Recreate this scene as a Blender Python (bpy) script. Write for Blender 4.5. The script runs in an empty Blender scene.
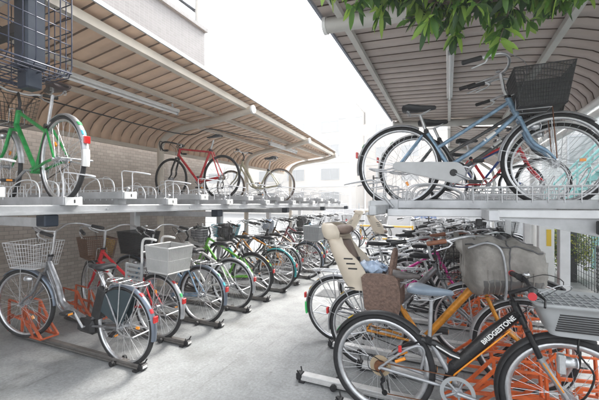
import bpy, math, random
from mathutils import Vector, Matrix
random.seed(7)
C = bpy.context.scene.collection
PI = math.pi
R_ = math.radians

# ------------------------------------------------------------------ materials
MATS = {}
def mat(name, col, rough=0.5, metal=0.0, var=0.0, scale=8.0, bump=0.0, dirt=None, coat=0.0, spec=0.5):
    if name in MATS: return MATS[name]
    m = bpy.data.materials.new(name); m.use_nodes = True
    nt = m.node_tree; b = nt.nodes['Principled BSDF']
    b.inputs['Base Color'].default_value = (*col, 1)
    b.inputs['Roughness'].default_value = rough
    b.inputs['Metallic'].default_value = metal
    b.inputs['Specular IOR Level'].default_value = spec
    b.inputs['Coat Weight'].default_value = coat
    if var > 0 or bump > 0:
        tc = nt.nodes.new('ShaderNodeTexCoord')
        nz = nt.nodes.new('ShaderNodeTexNoise'); nz.inputs['Scale'].default_value = scale
        nz.inputs['Detail'].default_value = 6; nz.inputs['Roughness'].default_value = .62
        nt.links.new(tc.outputs['Object'], nz.inputs['Vector'])
        if var > 0:
            rp = nt.nodes.new('ShaderNodeValToRGB')
            d = dirt or tuple(c*(1-var) for c in col)
            rp.color_ramp.elements[0].position = .32; rp.color_ramp.elements[0].color = (*d, 1)
            rp.color_ramp.elements[1].position = .66; rp.color_ramp.elements[1].color = (*[min(1, c*(1+var*.4)) for c in col], 1)
            nt.links.new(nz.outputs['Fac'], rp.inputs['Fac'])
            nt.links.new(rp.outputs['Color'], b.inputs['Base Color'])
            mr = nt.nodes.new('ShaderNodeMapRange')
            mr.inputs['To Min'].default_value = min(1, rough+.18); mr.inputs['To Max'].default_value = max(.05, rough-.08)
            nt.links.new(nz.outputs['Fac'], mr.inputs['Value']); nt.links.new(mr.outputs['Result'], b.inputs['Roughness'])
        if bump > 0:
            bp = nt.nodes.new('ShaderNodeBump'); bp.inputs['Strength'].default_value = bump; bp.inputs['Distance'].default_value = .01
            nt.links.new(nz.outputs['Fac'], bp.inputs['Height']); nt.links.new(bp.outputs['Normal'], b.inputs['Normal'])
    MATS[name] = m
    return m
def paint(name, col, rough=.3, metal=.15): return mat(name, col, rough, metal, var=.38, scale=22, coat=.3)

RUBBER = mat('tyre rubber', (.022,.022,.024), .75, var=.3, scale=20)
BRNRUB = mat('faded tyre rubber', (.12,.085,.065), .75, var=.3, scale=20)
CHROME = mat('polished alloy', (.62,.63,.65), .28, .85, var=.2, scale=25)
ALLOY = mat('dull alloy', (.42,.43,.45), .42, .7, var=.25, scale=18)
STEELW = mat('spoke steel', (.60,.61,.63), .35, .7)
BLACKP = mat('black plastic', (.02,.02,.022), .45, var=.3, scale=15)
BLKMET = mat('black metal', (.018,.018,.02), .35, .3, var=.2)
LEATHB = mat('black saddle vinyl', (.025,.026,.03), .38, var=.35, scale=12, bump=.2)
LEATHG = mat('worn grey saddle vinyl', (.17,.155,.15), .5, var=.35, scale=12, bump=.2)
LEATHBR = mat('brown woven vinyl', (.21,.135,.105), .55, var=.45, scale=60, bump=.8)
BRGRIP = mat('brown leather grip', (.22,.085,.045), .5, var=.25, scale=30)
REDREF = mat('red reflector plastic', (.6,.02,.02), .18, coat=.6)
ORAREF = mat('amber reflector plastic', (.85,.30,.02), .2, coat=.5)
YELREF = mat('yellow plastic', (.75,.50,.03), .35)
LENS = mat('headlamp lens', (.75,.77,.8), .08, .3, coat=.8)
REDP = mat('red plastic', (.55,.03,.04), .35)
CYANP = mat('cyan plastic', (.05,.45,.55), .4)
ORANGE = mat('orange painted steel', (.78,.15,.03), .42, .0, var=.22, scale=9, dirt=(.42,.09,.03))
REDOR = mat('faded red orange steel', (.55,.11,.035), .45, .0, var=.25, scale=9, dirt=(.25,.06,.03))
RACKAL = mat('rack galvanised steel', (.50,.51,.53), .42, .45, var=.18, scale=5, dirt=(.36,.37,.38))
RACKWH = mat('white coated rack steel', (.66,.67,.69), .35, .15, var=.12, scale=6)
RAILDK = mat('scuffed rail steel', (.20,.19,.18), .5, .5, var=.3, scale=6)
RAILLT = mat('pale rail steel', (.58,.58,.575), .45, .3, var=.25, scale=6)
CREAM = mat('cream canopy paint', (.62,.56,.48), .42, .05, var=.14, scale=3)
GREYP = mat('pale grey canopy paint', (.55,.54,.51), .42, .05, var=.12, scale=3)
TANROOF = mat('tan roof sheet', (.73,.51,.355), .5, .0, var=.16, scale=2.2)
BRNROOF = mat('mauve brown roof sheet', (.50,.425,.385), .5, .0, var=.18, scale=2.2)
SEAM = mat('dark roof seam', (.10,.06,.045), .7); SEAML = mat('brown roof seam', (.30,.20,.14), .6)
WHITEP = mat('white enamel', (.78,.78,.77), .3, .0, var=.1, scale=4)
NAVY = mat('navy painted steel', (.006,.014,.030), .35, .2, var=.3, scale=12, dirt=(.018,.028,.045))
WIREBL = mat('blue black wire', (.018,.024,.05), .4, .2)
CREAMPL = mat('cream moulded plastic', (.66,.58,.47), .42, var=.1, scale=3)
PADBR = mat('taupe seat pad', (.22,.16,.13), .65, var=.25, scale=10, bump=.3)
CLOTHG = mat('grey nylon cloth', (.27,.255,.235), .62, var=.32, scale=11, bump=1.0)
CLOTHD = mat('dark grey nylon cloth', (.10,.10,.105), .6, var=.2, scale=7, bump=.5)
VINYL = mat('smoky clear vinyl', (.12,.118,.115), .15, coat=.5)
BLUEBAG = mat('pale blue plastic bag', (.50,.62,.80), .35, var=.3, scale=9, bump=.5)
PLGREY = mat('grey basket plastic', (.36,.375,.385), .45, var=.12, scale=6)
BROWNW = mat('brown wicker', (.13,.07,.045), .6, var=.3, scale=30)
GOLD = mat('gold lining cloth', (.62,.43,.10), .5, var=.25, scale=20)
RUST = mat('rusty steel', (.20,.085,.04), .7, .3, var=.4, scale=40)
TEXTW = mat('white lettering', (.75,.75,.74), .4)
TEXTB = mat('blue lettering', (.05,.20,.60), .4)

# ------------------------------------------------------------------ mesh builder
class MB:
    def __init__(s): s.v = []; s.f = []; s.m = []; s.sm = []; s.mats = []
    def _mi(s, m):
        if m not in s.mats: s.mats.append(m)
        return s.mats.index(m)
    def add(s, vs, fs, m, smooth=False):
        o = len(s.v); s.v += [tuple(v) for v in vs]; k = s._mi(m)
        for f in fs: s.f.append(tuple(i+o for i in f)); s.m.append(k); s.sm.append(smooth)
    def box(s, x0, x1, y0, y1, z0, z1, m, M=None):
        vs = [Vector((x,y,z)) for x in (x0,x1) for y in (y0,y1) for z in (z0,z1)]
        if M: vs = [M @ v for v in vs]
        s.add(vs, [(0,1,3,2),(4,6,7,5),(0,4,5,1),(2,3,7,6),(0,2,6,4),(1,5,7,3)], m)
    def bbox(s, x0, x1, y0, y1, z0, z1, b, m, M=None):      # box with chamfered edges
        xs=(x0,x1); ys=(y0,y1); zs=(z0,z1); vs=[]; idx={}
        sg=(1,-1)
        for i in (0,1):
            for j in (0,1):
                for k in (0,1):
                    X,Y,Z = xs[i],ys[j],zs[k]; dx,dy,dz = sg[i]*b,sg[j]*b,sg[k]*b
                    idx[i,j,k]=(len(vs),len(vs)+1,len(vs)+2)
                    vs += [Vector((X,Y+dy,Z+dz)),Vector((X+dx,Y,Z+dz)),Vector((X+dx,Y+dy,Z))]
        F=[]
        for i in (0,1): F.append([idx[i,a,c][0] for a,c in ((0,0),(1,0),(1,1),(0,1))])
        for j in (0,1): F.append([idx[a,j,c][1] for a,c in ((0,0),(1,0),(1,1),(0,1))])
        for k in (0,1): F.append([idx[a,c,k][2] for a,c in ((0,0),(1,0),(1,1),(0,1))])
        for j in (0,1):
            for k in (0,1): F.append([idx[0,j,k][1],idx[1,j,k][1],idx[1,j,k][2],idx[0,j,k][2]])
        for i in (0,1):
            for k in (0,1): F.append([idx[i,0,k][0],idx[i,1,k][0],idx[i,1,k][2],idx[i,0,k][2]])
            for j in (0,1): F.append([idx[i,j,0][0],idx[i,j,1][0],idx[i,j,1][1],idx[i,j,0][1]])
        for t in idx.values(): F.append(list(t))
        if M: vs = [M @ v for v in vs]
        s.add(vs, F, m)
    def tube(s, path, r, m, n=8, closed=False, caps=True):
        P = [Vector(p) for p in path]; N = len(P)
        rr = r if isinstance(r, (list, tuple)) else [r]*N
        T = []
        for i in range(N):
            a = P[(i-1) % N] if (closed or i > 0) else P[i]; b = P[(i+1) % N] if (closed or i < N-1) else P[i]
            t = (b-a); T.append(t.normalized() if t.length > 1e-9 else Vector((0,0,1)))
        u = T[0].orthogonal().normalized(); vs = []
        for i in range(N):
            u = (u - T[i]*u.dot(T[i])); u = u.normalized() if u.length > 1e-6 else T[i].orthogonal().normalized()
            w = T[i].cross(u)
            for k in range(n):
                a = 2*PI*k/n; vs.append(P[i] + (u*math.cos(a) + w*math.sin(a))*rr[i])
        fs = []
        for i in range(N if closed else N-1):
            j = (i+1) % N
            for k in range(n): fs.append((i*n+k, i*n+(k+1) % n, j*n+(k+1) % n, j*n+k))
        s.add(vs, fs, m, n > 4)
        if caps and not closed:
            s.add(vs[:n], [tuple(range(n))], m); s.add(vs[-n:], [tuple(range(n))], m)
    def wire(s, path, r, m): s.tube(path, r, m, 4, caps=False)
    def lathe_y(s, c, prof, m, a0=0, a1=2*PI, n=48, smooth=True, tf=None):
        # prof: closed list of (radius, y); swept round the y axis through c; angle 0 = +x, 90 = +z
        full = abs(a1-a0-2*PI) < 1e-6; N = n if full else n+1; k = len(prof); vs = []
        for i in range(N):
            a = a0+(a1-a0)*i/n
            for (r, y) in prof:
                p = Vector((c[0]+r*math.cos(a), c[1]+y, c[2]+r*math.sin(a)))
                vs.append(tf(p) if tf else p)
        fs = []
        for i in range(n):
            j = (i+1) % N
            for q in range(k): fs.append((i*k+q, i*k+(q+1) % k, j*k+(q+1) % k, j*k+q))
        s.add(vs, fs, m, smooth)
        if not full: s.add(vs[:k], [tuple(range(k))], m); s.add(vs[-k:], [tuple(range(k))], m)
    def disc(s, c, r, w, m, n=20, axis='y', tf=None):
        vs = []
        for d in (-w/2, w/2):
            for i in range(n):
                a = 2*PI*i/n; x, z = r*math.cos(a), r*math.sin(a)
                p = Vector((c[0]+x, c[1]+d, c[2]+z)) if axis == 'y' else (Vector((c[0]+d, c[1]+x, c[2]+z)) if axis == 'x' else Vector((c[0]+x, c[1]+z, c[2]+d)))
                vs.append(tf(p) if tf else p)
        fs = [tuple(range(n)), tuple(range(n, 2*n))] + [(i, (i+1) % n, n+(i+1) % n, n+i) for i in range(n)]
        s.add(vs, fs, m)
    def prism(s, poly, y0, y1, m, tf=None):
        n = len(poly); vs = [Vector((x, y0, z)) for x, z in poly] + [Vector((x, y1, z)) for x, z in poly]
        if tf: vs = [tf(v) for v in vs]
        s.add(vs, [tuple(range(n)), tuple(range(n, 2*n))] + [(i, (i+1) % n, n+(i+1) % n, n+i) for i in range(n)], m)
    def loft(s, rings, m, caps=True, smooth=True):
        n = len(rings[0]); vs = [p for r in rings for p in r]
        fs = [(i*n+k, i*n+(k+1) % n, (i+1)*n+(k+1) % n, (i+1)*n+k) for i in range(len(rings)-1) for k in range(n)]
        if caps: fs += [tuple(range(n)), tuple(range((len(rings)-1)*n, len(rings)*n))]
        s.add(vs, fs, m, smooth)
    def tf(s, f):
        s.v = [tuple(f(Vector(v))) for v in s.v]; return s
    def mesh(s, name):
        me = bpy.data.meshes.new(name); me.from_pydata(s.v, [], s.f)
        for m in s.mats: me.materials.append(m)
        me.polygons.foreach_set('material_index', s.m); me.polygons.foreach_set('use_smooth', s.sm)
        me.update()
        return me
    def build(s, name, parent=None, loc=None):
        if not s.v: return None
        o = bpy.data.objects.new(name, s.mesh(name)); C.objects.link(o)
        if parent: o.parent = parent
        if loc: o.location = loc
        return o

def put(name, me, parent, loc=(0,0,0), rot=(0,0,0)):
    o = bpy.data.objects.new(name, me); C.objects.link(o); o.parent = parent; o.location = loc; o.rotation_euler = rot
    return o
def tag(o, label=None, cat=None, group=None, kind=None):
    if label: o['label'] = label
    if cat: o['category'] = cat
    if group: o['group'] = group
    if kind: o['kind'] = kind
    return o
def thing(name, label, cat, loc=(0,0,0), rz=0, group=None, ry=0):
    o = bpy.data.objects.new(name, None); C.objects.link(o); o.empty_display_size = .1
    o.location = loc; o.rotation_euler = (0, ry, rz)
    return tag(o, label, cat, group)
def curve(pts, n=6):                       # Catmull-Rom through pts
    P = [Vector(p) for p in pts]; P = [P[0]*2-P[1]] + P + [P[-1]*2-P[-2]]; out = []
    for i in range(1, len(P)-2):
        for k in range(n):
            t = k/n; a, b, c, d = P[i-1], P[i], P[i+1], P[i+2]
            out.append(.5*((2*b)+(c-a)*t+(2*a-5*b+4*c-d)*t*t+(3*b-a-3*c+d)*t**3))
    out.append(P[-2]); return out
def copy_tree(o, parent=None):
    c = o.copy(); C.objects.link(c); c.parent = parent
    for ch in list(o.children): copy_tree(ch, c)
    return c

# ------------------------------------------------------------------ wheels (shared meshes)
WH = {}
def wheel_meshes(R, tw, tyre, rimm, nsp, white, deep):
    key = (R, tw, tyre.name, rimm.name, nsp, white, deep)
    if key in WH: return WH[key]
    t = MB(); rc = R-tw
    t.lathe_y((0,0,0), [(rc+tw*math.cos(a), tw*math.sin(a)) for a in [2*PI*k/8 for k in range(8)]], tyre, n=56)
    if white:
        for sg in (-1, 1): t.lathe_y((0,0,0), [(rc-tw*.55, sg*tw*.86), (rc-tw*.25, sg*tw*1.0), (rc-tw*.25, sg*tw*1.04), (rc-tw*.55, sg*tw*.92)], white, n=56)
    r = MB(); ri = rc-tw*.55; w = tw*.75
    r.lathe_y((0,0,0), [(ri, w), (ri, -w), (ri-deep*.5, -w), (ri-deep, -w*.5), (ri-deep, w*.5), (ri-deep*.5, w)], rimm, n=56)
    r.disc((0,0,0), .016, .10, ALLOY, 10); r.disc((0,.032,0), .030, .004, ALLOY, 14); r.disc((0,-.032,0), .030, .004, ALLOY, 14)
    r.disc((0,0,0), .008, .14, STEELW, 8)
    s = MB(); rr = ri-deep+.003
    for i in range(nsp):
        a = 2*PI*i/nsp; sg = 1 if i % 2 else -1; off = (.55 if (i//2) % 2 else -.55)
        p = (.029*math.cos(a+off*2.1), sg*.032, .029*math.sin(a+off*2.1)); q = (rr*math.cos(a), sg*.003, rr*math.sin(a))
        s.tube([p, q], .0013, STEELW, 3, caps=False)
    # amber spoke reflector and valve are tiny metal bits on the rim
    if nsp > 34: s.box(rr*.48, rr*.60, -.006, .006, -.010, .010, ORAREF)
    WH[key] = (t.mesh('tyre'), r.mesh('rim'), s.mesh('spokes')); return WH[key]

def wire_basket(b, m, x0, x1, w, z0, z1, fl=1.28, nv=9, nh=5, r=.0016, ctr=None, tilt=0, back=True):
    # tapered wire basket: bottom x0..x1, half width w; top grows by fl
    cx = (x0+x1)/2; hx = (x1-x0)/2
    def P(u, v, t):                         # u,v in -1..1, t 0..1
        k = 1+(fl-1)*t
        return Vector((cx+u*hx*k+tilt*t, v*w*k, z0+(z1-z0)*t))
    for t in [i/nh for i in range(nh+1)]:
        b.tube([P(-1,-1,t), P(1,-1,t), P(1,1,t), P(-1,1,t)], r*(2.2 if t in (0,1) else 1), m, 4, closed=True)
    for i in range(nv+1):
        u = -1+2*i/nv
        b.wire([P(u,-1,1), P(u,-1,0), P(u,1,0), P(u,1,1)], r, m)
        b.wire([P(-1,u,1), P(-1,u,0), P(1,u,0), P(1,u,1)], r, m)

def netmat():
    m = bpy.data.materials.new('fine black mesh'); m.use_nodes = True; nt = m.node_tree; b = nt.nodes['Principled BSDF']
    b.inputs['Base Color'].default_value = (.03,.032,.036,1); b.inputs['Roughness'].default_value = .5; b.inputs['Alpha'].default_value = .72
    return m
NET = netmat(); NETW = mat('pale grey basket sheet', (.30,.30,.30), .5, var=.1)
def net_panels(b, x0, x1, w, z0, z1, fl, m=None):
    cx = (x0+x1)/2; hx = (x1-x0)/2; k = fl; q = .985
    lo = [(cx-hx*q,-w*q,z0),(cx+hx*q,-w*q,z0),(cx+hx*q,w*q,z0),(cx-hx*q,w*q,z0)]; hi = [(cx-hx*k*q,-w*k*q,z1),(cx+hx*k*q,-w*k*q,z1),(cx+hx*k*q,w*k*q,z1),(cx-hx*k*q,w*k*q,z1)]
    b.add(lo+hi, [(i,(i+1)%4,4+(i+1)%4,4+i) for i in range(4)], m or NET)
STGRN = mat('green sticker', (.05,.35,.12), .4)
def nsp_ok(p): return p['nsp'] >= 24
DEF = dict(R=.335, B=1.12, style='curve', col=None, fork=None, tw=.021, tyre=RUBBER, rimm=CHROME, nsp=32, white=None, deep=.018,
           saddle=LEATHB, sx=.17, hs=.84, hh=1.0, grip=BLACKP, bar='city', steer=0.0, guards=ALLOY, basket=None, rack=True, case=None,
           rear_basket=None, chain=True, stand=True, light=True, frontw=.0, crank=.8, refl=True, ext=0.0, lock=False, bag=None)
def bicycle(label, loc, rz, P, group, pitch=0.0, roll=0.0, name='bicycle'):
    p = dict(DEF); p.update(P); R = p['R']; B = p['B']; col = p['col']; st = p['style']
    t = thing(name, label, 'bicycle', loc, rz, group); t.rotation_euler = (roll, pitch, rz)
    fm = p['fork'] or col; G = p['guards']
    hx = B-.30                                # steering axis x at the headset
    ca, sa = math.cos(p['steer']), math.sin(p['steer'])
    def S(v):
        v = Vector(v); x, y = v.x-hx, v.y
        return Vector((hx+x*ca-y*sa, x*sa+y*ca, v.z))
    RA = Vector((0,0,R)); FA = Vector((B,0,R))
    BB = Vector((.43 if st != 'mtb' else .455,0,.275)); ST = Vector((.225,0,.63)) if st != 'road' else Vector((.20,0,.76))
    ax = .42 if st != 'road' else .30
    if st == 'road': HB = Vector((B-.155,0,.70)); HT = Vector((B-.20,0,.83))
    elif st == 'mtb': HB = Vector((B-.20,0,.71)); HT = Vector((B-.245,0,.82))
    else: HB = Vector((B-.235,0,.70)); HT = Vector((B-.295,0,.845))
    # frame
    f = MB(); y = .055
    for s in (-1, 1):
        cm = ALLOY if st == 'mtb' else col
        f.tube([(0,s*y,R), (.16,s*.05,R-.02), (BB.x-.03,s*.03,BB.z)], .011, cm)
        if st == 'mtb':
            f.tube(curve([(0,s*y,R), (.14,s*.05,R+.12), (.235,s*.04,R+.17), (.27,s*.03,R+.13), (.25,s*.03,R+.02)]), .009, cm)
        else:
            f.tube([(0,s*y,R), (ST.x-.03,s*.025,ST.z-.03)], .0095, col)
    if st != 'mtb': f.tube([BB, ST+(ST-BB)*.03], .018, col, 10)
    f.tube([HB, HT], .021, col, 10)
    f.disc(BB, .026, .075, col if st != 'mtb' else ALLOY, 14)
    if st == 'curve':
        f.tube(curve([HB*.45+HT*.55, Vector((B-.40,0,.58)), Vector((B-.50,0,.40)), Vector((.53,0,.31)), BB], 6), [.029]*25 if B else .029, col, 12)
        f.tube(curve([HB, Vector((B-.36,0,.50)), Vector((B-.46,0,.335)), BB+Vector((.04,0,-.0))], 5), .014, col, 10)
    elif st == 'fat':
        f.tube(curve([HB*.4+HT*.6, Vector((B-.39,0,.60)), Vector((B-.47,0,.44)), Vector((B-.56,0,.335)), BB], 7), .031, col, 14)
    elif st == 'straightfat':
        f.tube([HB*.4+HT*.6, Vector((BB.x+.03,0,BB.z+.03))], .028, col, 14)
        f.tube([(.40,0,.36), (.30,0,.52)], .018, col)
    elif st == 'mixte':
        a = ST+(BB-ST)*.40; c = BB+(ST-BB)*.16
        f.tube(curve([HT+(HB-HT)*.25, (HT+a)/2+Vector((0,0,-.025)), a], 5), .0155, col, 10)
        f.tube(curve([HB, (HB+c)/2+Vector((0,0,-.02)), c], 5), .0175, col, 10)
    elif st in ('diamond', 'road'):
        a = ST+(BB-ST)*(.06 if st == 'road' else .12)
        f.tube([HT+(HB-HT)*.15, a], .0155, col, 10); f.tube([HB+(HT-HB)*.15, BB], .019, col, 10)
    elif st == 'mtb':
        s1 = Vector((.30,0,.545))
        f.tube([BB, s1], .017, ALLOY, 10)
        # fat black main beam, orange line below, curved black and white strut to the seat tube
        def beam(pts, hw, hh, m, yo=0.0):
            rings = []
            for i, q in enumerate(pts):
                q = Vector(q); a = Vector(pts[max(0,i-1)]); b = Vector(pts[min(len(pts)-1,i+1)]); d = (b-a).normalized(); nrm = Vector((-d.z,0,d.x))
                rings.append([q+nrm*(hh[i]*math.sin(an))+Vector((0, hw*math.cos(an)+yo, 0)) for an in [2*PI*k/10 for k in range(10)]])
            f.loft(rings, m)
        beam([HB*.5+HT*.5, (B-.36,0,.63), (.50,0,.46), (.44,0,.40), (.40,0,.30)], .024, [.029,.038,.039,.037,.027], col)
        beam([(.48,0,.455), (.42,0,.47), (.33,0,.52), (.26,0,.535), (.13,0,.47)], .019, [.02,.026,.026,.022,.008], col)
        for s in (-1, 1):
            f.tube([(B-.27,s*.024,.70-.035), (.50,s*.025,.425), (.44,s*.024,.36), (.41,s*.018,.29)], .005, ORAREF, 6)
            f.tube([(.47,s*.021,.462), (.42,s*.021,.475), (.34,s*.021,.515)], .005, WHITEP, 6)
        for s in (-1, 1): f.tube([(.16,s*.052,R+.085),(.10,s*.054,R+.055)], .0105, ORAREF, 8)
    if st in ('curve','mixte','fat'):
        q0, q1 = ((HB*.45+HT*.55), Vector((B-.40,0,.58))) if st == 'curve' else (HB, BB+(ST-BB)*.16)
        rr_ = .0302 if st == 'curve' else .0182; dcol = WHITEP if sum(list(col.node_tree.nodes['Principled BSDF'].inputs['Base Color'].default_value)[:3]) < 1.2 else BLKMET
        for u0, u1 in ((.52,.60), (.63,.66)) if st == 'curve' else ((.30,.42), (.44,.46)):
            if st == 'curve': f.tube([HT+(HB-HT)*(u0-.1), HT+(HB-HT)*(u1-.1)], .0222, dcol, 10)
            else: d_ = Vector((0,0,-.008)); f.tube([q0+(q1-q0)*u0+d_*(1+u0), q0+(q1-q0)*u1+d_*(1+u1)], rr_, dcol, 10)
    f.build('frame', t)
    # seat post, saddle
    sx, hs = p['sx'], p['hs']
    sp = MB(); sp.tube([ST if st != 'mtb' else (.30,0,.53), (sx+.015,0,hs-.05)], .0125, CHROME if st != 'mtb' else ALLOY, 8)
    sp.disc(ST if st != 'mtb' else (.297,0,.545), .021, .05, BLKMET, 10); sp.build('seat_post', t)
    b = MB(); rings = []
    slim = st in ('road',)
    for u, w, dz, th in ((-.125,.055,.004,.022), (-.115,.078,.012,.035), (-.07,.088,.016,.045), (-.02,.070,.010,.042), (.03,.042,.004,.036), (.09,.024,.002,.030), (.13,.018,.0,.024), (.142,.008,-.004,.012)):
        if slim: w *= .8; th *= .6
        ring = []
        for k in range(14):
            a = 2*PI*k/14; cy, cz = math.cos(a), math.sin(a)
            ring.append(Vector((sx+u, w*(abs(cy)**.8)*(1 if cy > 0 else -1), hs+dz+(th*.45*cz if cz > 0 else th*cz))))
        rings.append(ring)
    b.loft(rings, p['saddle'])
    sd = b.build('saddle', t)
    if not slim:
        sp = MB()
        for s in (-1, 1):
            sp.tube([(sx-.08,s*.045,hs-.02), (sx-.06,s*.03,hs-.055), (sx+.02,s*.02,hs-.058), (sx+.10,s*.012,hs-.02)], .0035, CHROME, 5)
            pts = [Vector((sx-.075+.013*math.cos(a), s*.045+.013*math.sin(a), hs-.02-.035*a/(2*PI*3))) for a in [k*PI/3 for k in range(19)]]
            sp.wire(pts, .0022, CHROME)
        sp.build('saddle_spring', sd)
    # wheels
    for k, ctr in enumerate((RA, FA)):
        tm, rm, sm = wheel_meshes(R, p['tw'], p['tyre'], p['rimm'], p['nsp'], p['white'], p['deep'])
        c = S(ctr) if k else ctr; ry = random.uniform(0, 6)
        w = put('wheel', rm, t, c, (0, ry, p['steer'] if k else 0)); put('tyre', tm, w); put('spokes', sm, w)
        if k: w.rotation_euler = (Matrix.Rotation(p['steer'], 3, 'Z') @ Matrix.Rotation(ry, 3, 'Y')).to_euler()
    # fork
    b = MB(); cr = HB+(HB-HT).normalized()*.035
    for s in (-1, 1):
        if st == 'mtb':
            b.tube([S((cr.x,s*.045,cr.z)), S((cr.x+.055,s*.05,cr.z-.14))], .015, BLKMET, 8)
            b.tube([S((cr.x+.05,s*.05,cr.z-.13)), S((B-.01,s*.05,R))], [.017,.011], ALLOY, 8)
            b.tube([S((cr.x+.062,s*.064,cr.z-.15)), S((B-.035,s*.060,R+.05))], .0045, ORAREF, 5)
        else:
            b.tube([S(v) for v in curve([(cr.x,s*.035,cr.z), (cr.x+.075,s*.05,cr.z-.18), (B-.062,s*.052,R+.07), (B,s*.052,R)], 4)], [.015]*5+[.0135]*4+[.011,.010,.008,.008], fm, 8)
    b.tube([S((cr.x,-.045,cr.z)), S((cr.x,.045,cr.z))], .014, fm, 8); b.tube([S(cr), S(HT)], .013, fm, 8)
    b.build('fork', t)
    # stem and handlebar
    hh = p['hh']; sc = HT+(HT-HB).normalized()*(.06); cl = Vector((HT.x-.045,0,hh))
    if p['bar'] == 'flat': cl = Vector((HT.x+(.085 if st == 'mtb' else .02),0,hh))
    if p['bar'] == 'drop': cl = Vector((HT.x+.07,0,hh))
    b = MB(); b.tube([S(HT), S(sc), S(cl)], .0125, CHROME if p['bar'] != 'flat' else BLKMET, 8); b.disc(HT, .024, .02, BLKMET, 12, 'z', S)
    grips = []
    if p['bar'] == 'city':
        for s in (-1, 1):
            b.tube([S(v) for v in curve([cl, cl+Vector((.035,s*.08,.015)), cl+Vector((.03,s*.17,.055)), cl+Vector((-.04,s*.255,.06)), cl+Vector((-.15,s*.29,.035)), cl+Vector((-.27,s*.30,.015))], 4)], .0105, CHROME, 8)
            grips.append([cl+Vector((-.15,s*.29,.035)), cl+Vector((-.28,s*.302,.013))])
    elif p['bar'] == 'flat':
        bm_ = BLKMET if st == 'mtb' else CHROME
        for s in (-1, 1):
            b.tube([S(v) for v in curve([cl, cl+Vector((.0,s*.08,.0)), cl+Vector((-.01,s*.15,.02)), cl+Vector((-.05,s*.29,.02))], 4)], .0115, bm_, 8)
            grips.append([cl+Vector((-.03,s*.18,.022)), cl+Vector((-.052,s*.30,.02))])
    else:
        for s in (-1, 1):
            b.tube([S(v) for v in curve([cl, cl+Vector((0,s*.12,0)), cl+Vector((.03,s*.20,0)), cl+Vector((.10,s*.205,-.01)), cl+Vector((.13,s*.205,-.06)), cl+Vector((.09,s*.205,-.125)), cl+Vector((.0,s*.205,-.135))], 4)], .0125, BLKMET, 8)
            grips.append([cl+Vector((.06,s*.205,-.132)), cl+Vector((-.01,s*.205,-.135))])
    hb = b.build('handlebar', t)
    for s, (g0, g1) in zip((-1, 1), grips):
        g = MB(); d = g1-g0
        g.tube([S(g0), S(g0+d*.06), S(g0+d*.5), S(g0+d*.94), S(g1)], [.013,.0175,.0160,.0175,.012], p['grip'], 10)
        if st == 'mtb': g.tube([S(g1-d*.06), S(g1+d*.04)], [.020,.019], REDP, 10); g.tube([S(g0-d*.22), S(g0-d*.02)], .022, BLKMET, 10)
        g.build('grip', hb)
        l = MB(); o = g0-d*.05
        if p['bar'] == 'drop':
            l.tube([S(v) for v in curve([cl+Vector((.10,s*.205,0)), cl+Vector((.15,s*.205,.015)), cl+Vector((.17,s*.20,-.03)), cl+Vector((.15,s*.195,-.12))], 4)], .008, BLKMET, 6)
        else:
            l.tube([S(o), S(o+Vector((.03,0,-.02))), S(o+d*.35+Vector((.055,0,-.035))), S(o+d*.95+Vector((.05,0,-.05)))], [.011,.009,.006,.006], BLKMET if st == 'mtb' else CHROME, 6)
        l.build('brake_lever', hb)
    if p['bar'] != 'drop':
        bl = MB(); q = cl+Vector((-.0,.14,.065 if p['bar'] == 'city' else .045)); bl.lathe_y((0,0,0), [(.001,.012),(.014,.010),(.021,0),(.020,-.004),(.001,-.004)], CHROME, n=14)
        bl.tf(lambda v: S(Vector((v.x, v.z, v.y))+q)); bl.build('bell', hb)
    # cables
    b = MB()
    for s in (-1, 1):
        o = grips[0 if s < 0 else 1][0]
        b.wire([S(v) for v in curve([o+Vector((.03,0,-.01)), o+Vector((.13,-s*.04,.03)), cl+Vector((.16,s*.06,.015)), HT+Vector((.07,s*.035,-.02)), cr+Vector((.02,s*.02,.05))], 5)], .0028, BLACKP if s > 0 else ALLOY)
    b.build('brake_cable', t)
    # mudguards
    if G:
        for k in (0, 1):
            g = MB(); rr = R+.012; w = .025 if st != 'mtb' else .032
            prof = [(rr-.012,-w), (rr,-w*.75), (rr+.006,0), (rr,w*.75), (rr-.012,w), (rr-.014,w), (rr-.003,w*.75), (rr+.003,0), (rr-.003,-w*.75), (rr-.014,-w)]
            if k == 0:
                a0, a1 = (R_(62), R_(190)) if st != 'mtb' else (R_(45), R_(150))
                g.lathe_y(RA, prof, G, a0, a1, 24)
                if st != 'mtb':
                    for s in (-1, 1): g.wire([RA+Vector((0,s*.055,0)), RA+Vector((rr*math.cos(R_(160)), s*w, rr*math.sin(R_(160))))], .002, STEELW)
            else:
                a0, a1 = (R_(48), R_(178)) if st != 'mtb' else (R_(70), R_(195))
                g.lathe_y(FA, prof, G, a0, a1, 24, tf=S)
                if st != 'mtb':
                    for s in (-1, 1): g.wire([S(FA+Vector((0,s*.055,0))), S(FA+Vector((rr*math.cos(R_(165)), s*w, rr*math.sin(R_(165)))))], .002, STEELW)
            mg = g.build('mudguard', t)
            if k == 0 and nsp_ok(p):
                for aa in (random.uniform(120,135), random.uniform(142,152)):
                    q = MB(); q.lathe_y(RA, [(rr+.004,-.016),(rr+.0072,-.016),(rr+.0076,0),(rr+.0072,.016),(rr+.004,.016)], random.choice((REDP,CYANP,YELREF,WHITEP,STGRN)), R_(aa), R_(aa+6), 4); q.build('sticker', mg)
            if k == 0 and p.get('tip'):
                q = MB(); q.lathe_y(RA, [(rr-.013,-w*1.06),(rr+.008,-w*.8),(rr+.010,0),(rr+.008,w*.8),(rr-.013,w*1.06),(rr-.004,0)], p['tip'], R_(172), R_(192), 6); q.build('mudguard_tip', mg)
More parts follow.
